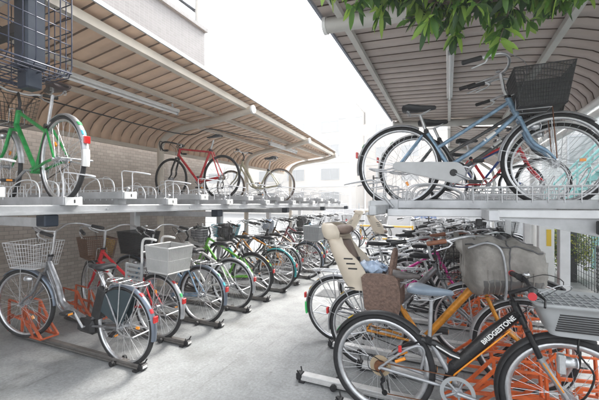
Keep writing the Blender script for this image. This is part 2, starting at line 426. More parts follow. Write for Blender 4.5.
    # crankset
    b = MB(); ca_ = p['crank']; dy = -.058
    nb = 40; rad = .088 if p['case'] is None else .07
    prof = [(rad-.012,-.002),(rad,-.002),(rad,.002),(rad-.012,.002)]; b.lathe_y(BB+Vector((0,dy,0)), prof, ALLOY if st in ('mtb',) else CHROME, n=32, smooth=False)
    if st == 'mtb': b.lathe_y(BB+Vector((0,dy-.012,0)), [(rad-.014,-.002),(rad+.008,-.002),(rad+.008,.002),(rad-.014,.002)], PLGREY, n=32, smooth=False)
    for k in range(5):
        a = ca_+2*PI*k/5; b.tube([BB+Vector((0,dy,0)), BB+Vector((math.cos(a)*rad*.95,dy,math.sin(a)*rad*.95))], .0085 if st == 'mtb' else .006, ALLOY if st == 'mtb' else CHROME, 5)
    if p['case'] is None:
        for k in range(36):
            a = 2*PI*k/36; b.box(BB.x+math.cos(a)*(rad+.001)-.002, BB.x+math.cos(a)*(rad+.001)+.002, dy-.0015, dy+.0015, BB.z+math.sin(a)*(rad+.001)-.002, BB.z+math.sin(a)*(rad+.001)+.002, ALLOY)
    b.disc(BB+Vector((0,dy,0)), .03, .012, ALLOY, 14); b.tube([BB+Vector((0,-.08,0)), BB+Vector((0,.08,0))], .009, ALLOY, 6)
    ped = []
    for s, a in ((-1, ca_), (1, ca_+PI)):
        e = BB+Vector((math.cos(a)*.165, s*.095, math.sin(a)*.165))
        b.tube([BB+Vector((0,s*.075,0)), e], [.012,.009], ALLOY, 6); ped.append((s, e))
    ck = b.build('crankset', t)
    for s, e in ped:
        q = MB(); q.bbox(e.x-.045, e.x+.045, min(e.y+s*.015, e.y+s*.095), max(e.y+s*.015, e.y+s*.095), e.z-.012, e.z+.012, .004, BLACKP)
        q.box(e.x+.0455, e.x+.0485, e.y+s*.035 if s > 0 else e.y-.075, e.y+.075 if s > 0 else e.y-.035, e.z-.008, e.z+.008, ORAREF)
        q.box(e.x-.0485, e.x-.0455, e.y+s*.035 if s > 0 else e.y-.075, e.y+.075 if s > 0 else e.y-.035, e.z-.008, e.z+.008, ORAREF)
        q.build('pedal', ck)
    if p['case'] is not None:
        b = MB(); poly = []
        for k in range(13): a = R_(-85)+R_(170)*k/12; poly.append((BB.x+.085*math.cos(a), BB.z+.085*math.sin(a)))
        for k in range(9): a = R_(95)+R_(170)*k/8; poly.append((.0+.036*math.cos(a), R+.036*math.sin(a)))
        b.prism(poly, -.078, -.046, p['case']); poly2 = [(BB.x+(x-BB.x)*.93 if x > .2 else x*.8, (BB.z if x > .2 else R)+(z-(BB.z if x > .2 else R))*.9) for x, z in poly]
        b.prism(poly2, -.083, -.078, p['case']); b.disc(BB+Vector((0,-.085,0)), .028, .006, BLKMET, 12); b.build('chain_case', t)
    else:
        b = MB(); cm = RUST if st == 'mtb' else BLKMET
        b.tube([(0,dy,R+.035), (BB.x,dy,BB.z+rad)], .0035, cm, 4); b.tube([(0,dy,R-.035), (BB.x,dy,BB.z-rad)], .0035, cm, 4) if st not in ('mtb','road') else b.tube([(.02,dy,R-.16), (BB.x,dy,BB.z-rad)], .0035, cm, 4)
        b.build('chain', t)
        if st in ('mtb', 'road'):
            b = MB(); b.disc((0,-.042,R), .038, .02, RUST if st == 'mtb' else BLKMET, 20); b.disc((0,-.030,R), .068 if st == 'mtb' else .03, .003, mat('yellowed plastic disc', (.42,.33,.22), .4), 24)
            b.tube([(.0,-.06,R-.02), (.03,-.065,R-.06), (.01,-.065,R-.10), (.03,-.065,R-.16)], .008, BLKMET, 6)
            b.tube([(.045,-.055,R-.07), (.06,-.055,R-.15)], .005, BLKMET, 6)
            b.disc((.03,-.058,R-.155), .018, .008, BLKMET, 12); b.disc((.02,-.058,R-.075), .016, .008, BLKMET, 12)
            b.wire(curve([(-.01,-.06,R-.03), (-.07,-.06,R-.01), (-.06,-.06,R+.07), (.05,-.055,R+.02)], 5), .003, BLKMET); b.build('derailleur', t)
    # carrier
    if p['rack']:
        b = MB(); z = R+.385 if R > .3 else .68; rm_ = p.get('rackm', CHROME)
        b.tube([(-.22,-.065,z), (.14,-.065,z), (.19,-.02,z), (.19,.02,z), (.14,.065,z), (-.22,.065,z), (-.26,.0,z+.005)], .005, rm_, 6, closed=True)
        for yy in (-.025, .025): b.tube([(-.24,yy,z), (.18,yy,z)], .004, rm_, 5)
        for xx in (-.15, 0, .1): b.tube([(xx,-.065,z), (xx,.065,z)], .004, rm_, 5)
        for s in (-1, 1):
            b.tube([(-.20,s*.065,z), (0,s*.065,R)], .005, rm_, 5); b.tube([(-.02,s*.065,z), (0.005,s*.065,R)], .005, rm_, 5)
            b.tube([(.15,s*.06,z), (ST.x,s*.02,ST.z-.02)], .004, rm_, 5)
        b.build('luggage_rack', t)
    if p['refl']:
        b = MB(); x = -(R+.02)*math.cos(R_(18)); z = R+(R+.02)*math.sin(R_(18)) if G else R+.3
        if not G: x = -.02; z = ST.z-.1 if st == 'road' else R+.28
        b.bbox(x-.022, x-.004, -.022, .022, z-.02, z+.035, .004, REDREF); b.build('reflector', t)
    if p['light']:
        b = MB(); q = FA+Vector((-.12,.055,.27)) if p['bar'] != 'drop' else FA+Vector((-.1,0,.4))
        b.lathe_y((0,0,0), [(.001,.045),(.020,.042),(.030,.0),(.012,-.03),(.001,-.032)], BLACKP if st == 'mtb' else CHROME, n=16)
        b.disc((0,.046,0), .025, .004, LENS, 16); b.tf(lambda v: S(Vector((v.y, v.x, v.z))+q)); b.build('headlight', t)
    if p['stand']:
        b = MB()
        for s in (-1, 1): b.tube([(0,s*.07,R-.01), (-.10,s*.10,R-.03), (-.23,s*.11,R-.015)] if True else [], .007, CHROME, 6)
        b.tube([(-.23,-.11,R-.015), (-.23,.11,R-.015)], .007, CHROME, 6); b.build('kickstand', t)
    if p['lock']:
        b = MB(); b.lathe_y((.13,0,R+.29), [(.05,-.012),(.062,-.012),(.062,.012),(.05,.012)], CHROME, n=20); b.tf(lambda v: v); b.build('ring_lock', t)
    # baskets
    bk = p['basket']
    if bk:
        b = MB(); kind, m = bk[0], bk[1]; bz = R+.385
        if kind == 'wire':
            wire_basket(b, m, B-.245, B+.02, .13, bz, bz+.24, 1.3, 11, 6)
        elif kind == 'dense':
            wire_basket(b, m, B-.24, B+.04, .14, bz, bz+.27, 1.28, 20, 10, .0021); 
            net_panels(b, B-.24, B+.04, .14, bz, bz+.27, 1.28)
            b.box(B-.24, B+.04, -.14, .14, bz-.003, bz+.003, m)
        elif kind == 'wicker':
            wire_basket(b, m, B-.235, B+.02, .13, bz, bz+.22, 1.25, 16, 9, .0034); b.box(B-.235, B+.02, -.13, .13, bz-.003, bz+.003, m)
            cx = B-.1075
            for sg in (-1, 1):
                b.add([(cx-.11,sg*.125,bz+.02),(cx+.11,sg*.125,bz+.02),(cx+.14,sg*.153,bz+.2),(cx-.14,sg*.153,bz+.2)], [(0,1,2,3)], GOLD)
        elif kind == 'plastic':
            wire_basket(b, m, B-.10, B+.22, .16, bz+.02, bz+.22, 1.25, 12, 7, .005)
        b.tf(S); bo = b.build('basket', t)
        q = MB(); q.tube([S((HT.x+.02,-.03,HT.z)), S((B-.25,-.05,bz+.12))], .005, ALLOY, 5); q.tube([S((HT.x+.02,.03,HT.z)), S((B-.25,.05,bz+.12))], .005, ALLOY, 5)
        for s in (-1, 1): q.tube([S((B,s*.06,R)), S((B-.03,s*.07,bz))], .0035, RUST if p.get('ruststay') else CHROME, 5)
        q.tube([S((B-.03,-.07,bz)), S((B-.03,.07,bz))], .004, CHROME, 5)
        for s in (-1, 1): q.tube([S((B-.25,s*.05,bz+.12)), S((B-.25,s*.06,bz-.006)), S((B-.03,s*.07,bz-.006))], .004, CHROME, 5)
        q.build('basket_stay', t)
    if p['rear_basket']:
        b = MB(); m = p['rear_basket'][1]; z = R+.395
        wire_basket(b, m, -.27, -.0, .14, z, z+.25, 1.15, 20, 2, .0045)
        net_panels(b, -.27, -.0, .14, z, z+.25, 1.15, NETW)
        b.box(-.27, .0, -.14, .14, z-.002, z+.002, m); b.build('basket', t)
    return t
EXPO = 2.15
# ================================================================== SETTING
def noise_nodes(nt, scale, detail=6, rough=.6, coord='Object', vec=None):
    tc = nt.nodes.new('ShaderNodeTexCoord'); nz = nt.nodes.new('ShaderNodeTexNoise')
    nz.inputs['Scale'].default_value = scale; nz.inputs['Detail'].default_value = detail; nz.inputs['Roughness'].default_value = rough
    nt.links.new(tc.outputs[coord], nz.inputs['Vector']); return nz
def ramp(nt, src, stops):
    r = nt.nodes.new('ShaderNodeValToRGB'); e = r.color_ramp.elements
    while len(e) < len(stops): e.new(.5)
    for el, (p, c) in zip(e, stops): el.position = p; el.color = (*c, 1)
    nt.links.new(src, r.inputs['Fac']); return r
def mixc(nt, a, b, fac, mode='MULTIPLY'):
    m = nt.nodes.new('ShaderNodeMix'); m.data_type = 'RGBA'; m.blend_type = mode
    if hasattr(fac, 'is_linked') or hasattr(fac, 'links'): nt.links.new(fac, m.inputs['Factor'])
    else: m.inputs['Factor'].default_value = fac
    for s, k in ((a, 'A'), (b, 'B')):
        sock = [i for i in m.inputs if i.name == k and i.type == 'RGBA'][0]
        if isinstance(s, tuple): sock.default_value = (*s, 1)
        else: nt.links.new(s, sock)
    return [o for o in m.outputs if o.type == 'RGBA'][0]

def concrete():
    m = bpy.data.materials.new('worn concrete'); m.use_nodes = True; nt = m.node_tree; b = nt.nodes['Principled BSDF']
    big = noise_nodes(nt, .8, 5, .55); mid = noise_nodes(nt, 5, 8, .7); fine = noise_nodes(nt, 45, 8, .8)
    c1 = ramp(nt, big.outputs['Fac'], [(.3, (.26,.275,.28)), (.7, (.325,.335,.34))]).outputs['Color']
    c2 = ramp(nt, mid.outputs['Fac'], [(.30, (.80,.80,.79)), (.5, (.96,.96,.96)), (.72, (1.07,1.07,1.07))]).outputs['Color']
    c3 = ramp(nt, fine.outputs['Fac'], [(.35, (.70,.69,.68)), (.6, (1.08,1.08,1.08))]).outputs['Color']
    x = mixc(nt, c1, c2, 1.0); x = mixc(nt, x, c3, 1.0)
    # dark spots of old chewing gum and oil
    tc = nt.nodes.new('ShaderNodeTexCoord'); vo = nt.nodes.new('ShaderNodeTexVoronoi'); vo.inputs['Scale'].default_value = 3.2
    nt.links.new(tc.outputs['Object'], vo.inputs['Vector'])
    sp = ramp(nt, vo.outputs['Distance'], [(.03, (.55,.54,.53)), (.055, (1,1,1))]).outputs['Color']; x = mixc(nt, x, sp, .8)
    # hairline cracks
    v2 = nt.nodes.new('ShaderNodeTexVoronoi'); v2.feature = 'DISTANCE_TO_EDGE'; v2.inputs['Scale'].default_value = .55
    wn = noise_nodes(nt, 2.5, 6, .7); va = nt.nodes.new('ShaderNodeVectorMath'); va.operation = 'MULTIPLY_ADD'
    va.inputs[1].default_value = (.35,.35,.35); nt.links.new(wn.outputs['Color'], va.inputs[0]); nt.links.new(tc.outputs['Object'], va.inputs[2])
    nt.links.new(va.outputs[0], v2.inputs['Vector'])
    cr = ramp(nt, v2.outputs['Distance'], [(.0, (.72,.71,.70)), (.004, (1,1,1))]).outputs['Color']; x = mixc(nt, x, cr, .35)
    mp = nt.nodes.new('ShaderNodeMapping'); mp.inputs['Scale'].default_value = (9,.7,1); mp.inputs['Rotation'].default_value = (0,0,.25); nt.links.new(tc.outputs['Object'], mp.inputs[0])
    ns = nt.nodes.new('ShaderNodeTexNoise'); ns.inputs['Scale'].default_value = 1.6; ns.inputs['Detail'].default_value = 7; ns.inputs['Roughness'].default_value = .7; nt.links.new(mp.outputs[0], ns.inputs['Vector'])
    x = mixc(nt, x, ramp(nt, ns.outputs['Fac'], [(.33, (.70,.69,.68)), (.44, (1,1,1)), (.66, (1,1,1)), (.74, (1.12,1.12,1.12))]).outputs['Color'], .8)
    st_ = noise_nodes(nt, 1.7, 3, .5); x = mixc(nt, x, ramp(nt, st_.outputs['Fac'], [(.30, (.68,.67,.65)), (.44, (1,1,1))]).outputs['Color'], .8)
    nt.links.new(x, b.inputs['Base Color'])
    rr = ramp(nt, mid.outputs['Fac'], [(.3, (.75,)*3), (.7, (.5,)*3)]); nt.links.new(rr.outputs['Color'], b.inputs['Roughness'])
    bp = nt.nodes.new('ShaderNodeBump'); bp.inputs['Strength'].default_value = .35; bp.inputs['Distance'].default_value = .004
    nt.links.new(fine.outputs['Fac'], bp.inputs['Height']); nt.links.new(bp.outputs['Normal'], b.inputs['Normal'])
    return m
def tiles(name, c1, c2, mortar, w, h, sc=1.0, msz=.02, along='Y', rough=.5, bump=.4):
    m = bpy.data.materials.new(name); m.use_nodes = True; nt = m.node_tree; b = nt.nodes['Principled BSDF']
    tc = nt.nodes.new('ShaderNodeTexCoord'); sx = nt.nodes.new('ShaderNodeSeparateXYZ'); cx = nt.nodes.new('ShaderNodeCombineXYZ')
    nt.links.new(tc.outputs['Object'], sx.inputs[0])
    if along == 'XY':                      # box mapping: run the courses along whichever of x / y the wall follows
        ad = nt.nodes.new('ShaderNodeMath'); ad.operation = 'ADD'; nt.links.new(sx.outputs['X'], ad.inputs[0]); nt.links.new(sx.outputs['Y'], ad.inputs[1])
        nt.links.new(ad.outputs[0], cx.inputs['X'])
    else: nt.links.new(sx.outputs[along], cx.inputs['X'])
    nt.links.new(sx.outputs['Z'], cx.inputs['Y'])
    br = nt.nodes.new('ShaderNodeTexBrick'); nt.links.new(cx.outputs[0], br.inputs['Vector'])
    br.inputs['Scale'].default_value = sc; br.inputs['Brick Width'].default_value = w; br.inputs['Row Height'].default_value = h
    br.inputs['Mortar Size'].default_value = msz; br.inputs['Color1'].default_value = (*c1, 1); br.inputs['Color2'].default_value = (*c2, 1)
    br.inputs['Mortar'].default_value = (*mortar, 1); br.offset = .5 if name.startswith('brown') else 0.0
    nz = noise_nodes(nt, 1.2, 5, .6); c = ramp(nt, nz.outputs['Fac'], [(.3, (.86,.86,.86)), (.7, (1.05,1.05,1.05))]).outputs['Color']
    nt.links.new(mixc(nt, br.outputs['Color'], c, 1.0), b.inputs['Base Color']); b.inputs['Roughness'].default_value = rough
    bp = nt.nodes.new('ShaderNodeBump'); bp.inputs['Strength'].default_value = bump; bp.inputs['Distance'].default_value = .004; bp.invert = True
    nt.links.new(br.outputs['Fac'], bp.inputs['Height']); nt.links.new(bp.outputs['Normal'], b.inputs['Normal'])
    return m
CONC = concrete()
TILEDIM = tiles('small grey tile dimmed for open light', (.165,.163,.172), (.14,.138,.146), (.20,.20,.205), .10, .05, 1, .004, 'Y')  # upper facade tile, colour darkened to offset the stronger open light there
TILE = tiles('brown grey wall tile', (.36,.315,.28), (.27,.235,.205), (.20,.18,.165), .10, .05, 1, .0035, 'Y')
FARW = mat('cream render', (.76,.72,.67), .7, var=.06, scale=.4)
FARW2 = mat('pale pink render', (.76,.70,.65), .7, var=.06, scale=.4)
RBRICK = tiles('white painted brick', (.74,.73,.72), (.68,.67,.66), (.55,.55,.55), .22, .075, 1, .008, 'XY', .6)
GLASS = mat('far window glass', (.42,.43,.44), .1, .2)
FRAMEG = mat('far window frame', (.55,.56,.58), .4)
TEAL = mat('turquoise painted steel', (.20,.47,.45), .45, var=.1)
DARKF = mat('dark grey fence steel', (.055,.06,.065), .5, .2, var=.2)
WHITEB = mat('white hoarding board', (.74,.74,.75), .5, var=.06, scale=1)
YELPIPE = mat('yellow pipe', (.85,.50,.03), .4, var=.1)

g = MB(); g.add([(-90,-60,0),(90,-60,0),(90,120,0),(-90,120,0)], [(0,1,2,3)], CONC); tag(g.build('ground'), kind='structure')

# ---- tall tiled building on the left: its facade is also the wall behind the racks
bt = thing('tiled_building', 'tall building clad in small grey brown tiles behind the left bicycle rack', 'building', (-5.0,0,0))
b = MB(); b.box(-8, 0, -6, 6.05, 0, 2.75, TILE); b.build('wall', bt)
b = MB(); b.box(-8, -.02, -6, 6.05, 2.75, 5.25, TILEDIM); b.build('upper_wall', bt)
b = MB(); b.box(-8, .04, -6, 6.09, 5.25, 5.33, TILEDIM); b.build('coping', bt)
b = MB(); b.tube([(-.08,-5,5.62), (-.08,5.9,5.62)], .035, NAVY, 8); b.tube([(-.08,-5,5.37), (-.08,5.9,5.37)], .03, NAVY, 8)
for k in range(9): b.tube([(-.08,5.85-1.3*k,5.30), (-.08,5.85-1.3*k,5.64)], .02, NAVY, 6)
b.build('railing', bt)
b = MB(); b.tube([(-.02,5.8,5.3), (-.02,5.8,8.5)], .05, GREYP, 10); b.tube([(-.02,5.8,8.45), (-2.5,5.8,8.45)], .05, GREYP, 8); b.build('pole', bt)

# ---- canopies
def xe(Y): return -2.33-.078*Y            # left eave drifts outwards away from the camera
def profL(Y):
    e = xe(Y)
    return [(-4.82,2.36), (-4.80,2.46), (-4.72,2.56), (-4.58,2.645), (-4.38,2.71), (-4.12,2.755), (-3.8,2.79), (-3.3,2.835), (e-.3,2.90), (e,2.935)]
def profR(Y, e=-.97, dz=0):
    return [(e,2.985+dz), (-.8 if e < -.8 else e+.15,2.975+dz), (0.25,2.915+dz), (.72,2.875+dz), (.98,2.83+dz), (1.18,2.76+dz), (1.32,2.67+dz), (1.40,2.57+dz), (1.43,2.45+dz)]
def roof(parent, prof, Y0, Y1, m, pitch=.17, seam=None):
    seam = seam or SEAM
    b = MB(); st = []; y = Y0
    while y < Y1:
        st += [(y,0,0), (y+pitch-.021,0,0), (y+pitch-.021,.028,1), (y+pitch-.001,.028,1)]; y += pitch
    rows = []
    for (y, up, k) in st:
        pr = prof(y); n = len(pr); row = []
        for i, (x, z) in enumerate(pr):
            a = pr[max(0,i-1)]; c = pr[min(n-1,i+1)]; d = Vector((c[0]-a[0], c[1]-a[1])).normalized(); nx, nz = -d.y, d.x
            row.append((x+nx*up, y, z+nz*up))
        rows.append(row)
    n = len(rows[0]); vs = [p for r in rows for p in r]
    for i in range(len(rows)-1):
        flat = not (st[i][2] or st[i+1][2])
        fs = [(i*n+k, i*n+k+1, (i+1)*n+k+1, (i+1)*n+k) for k in range(n-1)]
        b.f += [tuple(q+0 for q in f) for f in fs]; mi = b._mi(m if flat else seam); b.m += [mi]*len(fs); b.sm += [flat]*len(fs)
    b.v = vs
    b.build('roof_panel', parent)
    b = MB()                                # outer skin
    ra = [(x,Y0-.02,z+.032) for x, z in prof(Y0)]; rb = [(x,Y1+.02,z+.032) for x, z in prof(Y1)]; n = len(ra)
    b.add(ra+rb, [(k,k+1,n+k+1,n+k) for k in range(n-1)], m, True); b.build('roof_skin', parent)

cl = thing('bicycle_canopy', 'long cream steel canopy with tan ribbed underside over the left rack', 'canopy', (0,0,0))
YL0, YL1 = .7, 9.6
roof(cl, profL, YL0, YL1, TANROOF, .17, SEAML)
def strip(b, p0, p1, w, h, m):               # rectangular bar between two points, w across (x), h tall
    p0, p1 = Vector(p0), Vector(p1); d = (p1-p0).normalized(); sx = Vector((d.y,-d.x,0)).normalized()*w/2; up = Vector((0,0,h/2))
    vs = [p+sgx*sx+sgz*up for p in (p0,p1) for sgx, sgz in ((-1,-1),(1,-1),(1,1),(-1,1))]
    b.add(vs, [(0,1,2,3),(4,5,6,7),(0,1,5,4),(1,2,6,5),(2,3,7,6),(3,0,4,7)], m)
b = MB(); strip(b, (xe(YL0)+.012,YL0,2.945), (xe(YL1)+.012,YL1,2.945), .018, .035, mat('eave flashing', (.42,.44,.47), .35, .5)); b.build('fascia', cl)
def xb(Y): return -2.49-.068*Y
for nm, A, B_, w, h in (('purlin', (xb(YL0),YL0,2.845), (xb(YL1),YL1,2.845), .07, .075), ('purlin', (-3.38,YL0,2.785), (-3.38,YL1,2.785), .05, .055), ('purlin', (-3.98,YL0,2.725), (-3.98,YL1,2.725), .05, .05), ('wall_rail', (-4.80,YL0,2.35), (-4.80,YL1,2.35), .05, .06)):
    b = MB(); strip(b, A, B_, w, h, CREAM); b.build(nm, cl)
for Y in (1.22, 4.30, 6.98, 9.5):
    e = xb(Y)-.02
    b = MB(); b.tube(curve([(-4.52,Y,2.30), (-4.50,Y,2.42), (-4.38,Y,2.54), (-4.16,Y,2.615), (-3.9,Y,2.65)], 4)+[Vector((-3.4,Y,2.70)), Vector((e+.12,Y,2.80))], .052, CREAM, 14)
    b.disc((e+.135,Y,2.803), .062, .03, WHITEP, 18, 'x'); b.build('arm', cl)
    b = MB(); b.tube([(-4.52,Y,.0), (-4.52,Y,2.31)], .055, CREAM, 14); b.box(-4.64,-4.40,Y-.12,Y+.12,0,.015,CREAM); b.build('post', cl)
b = MB(); b.tube(curve([(-4.2,1.0,2.60), (-4.1,4.2,2.55), (-3.7,4.6,2.66), (-3.5,5.4,2.66), (-3.45,6.2,2.72)], 8), .009, BLACKP, 6); b.build('power_cable', cl)
b = MB(); strip(b, (-4.8,YL1-.03,2.80), (xe(YL1)+.0,YL1-.03,2.90), .05, .07, CREAM); b.build('end_beam', cl)

def light_fixture(label, x, z, y0, y1):
    t = thing('fluorescent_light', label, 'light fixture', (x,y0,z)); L = y1-y0
    b = MB(); b.bbox(-.035,.035,0,L,.0,.045,.008, WHITEP); b.box(-.01,.01,.1,.12,.045,.10,WHITEP); b.box(-.01,.01,L-.12,L-.1,.045,.10,WHITEP); b.build('housing', t)
    b = MB(); b.tube([(0,.03,-.022),(0,L-.03,-.022)], .014, mat('unlit tube glass', (.78,.79,.80), .15), 10)
    for q in (.015, L-.03): b.box(-.018,.018,q,q+.016,-.04,0,PLGREY)
    b.build('tube', t); return t
light_fixture('unlit fluorescent tube under the left canopy above the green bicycle', -3.5, 2.68, 2.05, 3.65)
light_fixture('small unlit tube lamp at the far end of the left canopy', -3.45, 2.66, 6.2, 7.6)
light_fixture('unlit fluorescent tube under the right canopy above the blue bicycle', .02, 2.80, 3.35, 4.9)

cr = thing('bicycle_canopy', 'grey steel canopy with mauve ribbed underside over the upper right rack', 'canopy', (0,0,0))
YR0, YR1 = 2.0, 6.62
roof(cr, profR, YR0, YR1, BRNROOF, .18)
b = MB(); strip(b, (-.985,YR0,3.01), (-.985,YR1,3.01), .022, .09, mat('blue grey flashing', (.24,.27,.33), .35, .5)); b.build('fascia', cr)
for x, z, w in ((-.80,2.93,.05), (.02,2.885,.045), (.86,2.82,.055)):
    b = MB(); strip(b, (x,YR0,z), (x,YR1,z), w, .05, GREYP); b.build('purlin', cr)
for Y in (2.68, 6.6):
    b = MB(); b.tube([Vector((-.93,Y,2.895)), Vector((0,Y,2.845)), Vector((.7,Y,2.80))]+curve([(.8,Y,2.79), (1.05,Y,2.72), (1.22,Y,2.60), (1.29,Y,2.42), (1.30,Y,2.2)], 5), .062, GREYP, 16)
    b.disc((-.945,Y,2.896), .07, .03, WHITEP, 20, 'x'); b.build('arm', cr)
    b = MB(); b.tube([(1.30,Y,0), (1.30,Y,2.25)], .065, WHITEP, 14); b.box(1.16,1.44,Y-.14,Y+.14,0,.015,WHITEP); b.build('post', cr)
b = MB(); b.tube([(1.43,YR0,2.46), (1.43,12,2.46)], .04, WHITEP, 10); b.tube([(1.52,YR0,2.40), (1.52,12,2.40)], .05, WHITEP, 10)
for k in range(8): b.box(1.40,1.58,2.6+k*1.2,2.63+k*1.2,2.39,2.51,PLGREY)
b.build('gutter', cr)
b = MB(); strip(b, (-.9,YR1+.03,2.93), (1.3,YR1+.03,2.80), .05, .09, GREYP); b.build('end_beam', cr)
c2 = thing('bicycle_canopy', 'farther grey canopy continuing behind the end of the right one', 'canopy', (0,0,0))
roof(c2, lambda Y: profR(Y, .0, -.12), 6.95, 12, BRNROOF, .18)
for Y in (9.2, 11.9):
    b = MB(); b.tube([(.0,Y,2.76), (.9,Y,2.68), (1.25,Y,2.4), (1.30,Y,2.2), (1.3,Y,0)], .05, GREYP, 12); b.build('arm', c2)
b = MB(); strip(b, (.02,6.95,2.85), (.02,12,2.85), .05, .08, GREYP); b.build('fascia', c2)

# ---- white panel post below the right deck
t = thing('white_panel_post', 'tall white steel panel standing between the right rack and the bush', 'panel', (1.36,6.2,0))
b = MB(); b.bbox(-.10,.10,-.06,.06,0,1.27,.008,WHITEP); b.build('panel', t)
b = MB(); b.box(.0,.06,-.066,-.061,.75,1.0,YELREF); b.build('sticker', t)

# ---- upper decks
def deck(label, xf, xbk, y0, y1, sgn):
    t = thing('rack_deck', label, 'bicycle rack', (0,0,0)); D = sgn
    b = MB(); b.bbox(min(xf,xf-D*.05), max(xf,xf-D*.05), y0, y1, 1.315, 1.385, .006, RACKAL)
    b.box(min(xf+D*.001,xf+D*.02), max(xf+D*.001,xf+D*.02), y0, y1, 1.318, 1.335, RACKAL); b.build('front_beam', t)
    k = 0
    while y0+.35+k*1.0 < y1:
        b = MB(); b.disc((xf+D*.003, y0+.35+k*1.0, 1.352), .011, .008, STEELW, 6, 'x'); b.build('bolt', t); k += 1
    b = MB(); b.bbox(min(xbk,xbk+.06), max(xbk,xbk+.06), y0, y1, 1.30, 1.385, .006, RACKAL); b.build('rear_beam', t)
    xm = xf-D*.75
    b = MB(); b.bbox(xm-.03, xm+.03, y0, y1, 1.29, 1.36, .006, RACKAL); b.build('middle_beam', t)
    return t
dl = deck('long two tier rack deck of galvanised beams along the left wall', -2.66, -4.25, .6, 9.4, 1)
for k in range(5):
    Y = 1.52+2.0*k
    b = MB(); b.bbox(-4.25,-4.15,Y-.05,Y+.05,0,1.30,.006,RACKWH); b.build('post', dl)
    b = MB(); b.bbox(-4.15,-2.72,Y-.03,Y+.03,1.22,1.288,.005,RACKAL); b.build('cross_beam', dl)
    b = MB(); b.bbox(-2.78,-2.67,Y-.05,Y+.05,1.225,1.314,.008,NAVY); b.build('bracket', dl)
dr = deck('long two tier rack deck of pale beams on the right under the blue bicycle', -.50, 1.12, 2.3, 12, -1)
for k in range(6):
    Y = 2.75+1.9*k
    b = MB(); b.bbox(-.44,1.40,Y-.035,Y+.035,1.297,1.352,.005,RACKWH); b.build('cross_beam', dr)
    b = MB(); b.bbox(1.14,1.24,Y-.05,Y+.05,0,1.296,.006,RACKWH); b.build('post', dr)
    
    b = MB(); b.bbox(.18,.22,Y-.09,Y-.036,1.235,1.287,.006,BLACKP); b.build('bracket', dr)
    b = MB(); b.bbox(.86,.90,Y-.09,Y-.036,1.20,1.287,.006,BLACKP); b.build('bracket', dr)
    b = MB(); b.prism([(.30,1.296),(1.12,1.296),(1.12,1.16),(.95,1.17)], Y-.012, Y+.012, RACKAL); b.build('gusset_plate', dr)

def make_tray(dz):
    t = thing('upper_rack_tray', 'x', 'bicycle tray')
    b = MB()
    for s in (-1, 1): b.bbox(0, 1.68, s*.060-.012, s*.060+.012, -.005+dz, .060+dz, .003, RACKAL)
    b.box(0, 1.68, -.047, .047, -.004+dz, .002+dz, RACKAL); b.build('channel', t)
    if dz > .02:
        for x in (.1, .75, 1.55): b = MB(); b.box(x, x+.05, -.04, .04, 0, dz-.005, RACKAL); b.build('riser', t)
    b = MB(); b.bbox(-.018, -.001, -.062, .062, -.006+dz, .056+dz, .003, WHITEP); b.box(-.0195, -.0185, -.006, .004, .012+dz, .038+dz, BLACKP); b.build('number_plate', t)
    b = MB(); z = dz
    b.tube(curve([(.03,-.05,z+.03), (.03,-.052,z+.15), (.03,-.055,z+.235), (-.06,-.05,z+.235), (-.20,-.022,z+.215), (-.25,0,z+.205), (-.20,.022,z+.215), (-.06,.05,z+.235), (.03,.055,z+.235), (.03,.052,z+.15), (.03,.05,z+.03)], 3), .0052, RACKWH, 6)
    b.build('pull_handle', t)
    b = MB()
    for s in (-1, 1):
        b.tube(curve([(.30,s*.068,z+.04), (.30,s*.072,z+.12), (.36,s*.075,z+.185), (.55,s*.07,z+.19), (.72,s*.068,z+.12), (.74,s*.065,z+.04)], 4), .005, RACKWH, 6)
    b.build('wheel_guard', t)
    b = MB()
    for s in (-1, 1):
        for zz in (.10, .16): b.tube([(.8,s*.075,z+zz), (1.66,s*.075,z+zz)], .0042, RACKWH, 6)
        for k in range(10): b.tube([(.8+k*.095,s*.075,z+.04), (.8+k*.095,s*.075,z+.16)], .0042, RACKWH, 5)
    b.tube(curve([(1.62,-.075,z+.16), (1.68,-.05,z+.30), (1.68,.05,z+.30), (1.62,.075,z+.16)], 4), .005, RACKWH, 6)
    b.build('side_guard', t)
    b = MB(); b.bbox(.17,.24,-.085,-.066,dz-.02,dz+.07,.005,RACKAL, Matrix.Rotation(0,4,'Y')); b.tube([(.2,-.09,dz+.0),(.12,-.09,dz+.10)], .013, RACKAL, 6); b.build('latch', t)
    return t
tray_lo, tray_hi = make_tray(.0), make_tray(.055)
used = {0: False, 1: False}
def tray(hi, loc, rz, label, group):
    src = tray_hi if hi else tray_lo
    o = src if not used[hi] else copy_tree(src); used[hi] = True
    o.location = loc; o.rotation_euler = (0,0,rz); o['label'] = label; o['group'] = group
    return o
TL = 'pull-out trays of the left upper rack'
lt = ['low tray under the hanging blue black basket at the near end', 'low tray holding the upper green bicycle', 'raised empty tray just past the green bicycle', 'low empty tray second past the green bicycle', 'raised empty tray third past the green bicycle',
      'low empty tray just before the red racing bicycle', 'raised tray holding the red racing bicycle', 'low empty tray just past the red racing bicycle', 'raised empty tray just before the cream bicycle', 'low tray holding the cream bicycle']
for k in range(16):
    Y = 1.64+.5*(k-1)
    lab = lt[k] if k < len(lt) else 'empty upper tray beyond the cream bicycle'
    if k == 10: TLg = 'empty trays beyond the cream bicycle on the left'
    tray(k % 2 == 0, (-2.62,Y,1.388), PI, lab, TL if k < 10 else TLg)
rt = ['tray holding the blue bicycle on the right deck', 'tray holding the dark grey bicycle behind the blue one', 'empty right deck tray just past the dark grey bicycle', 'empty right deck tray just before the red framed bicycle', 'right deck tray holding the bicycle with red frame', 'empty right deck tray between red and small blue bicycles', 'right deck tray holding the small bicycle with blue frame']
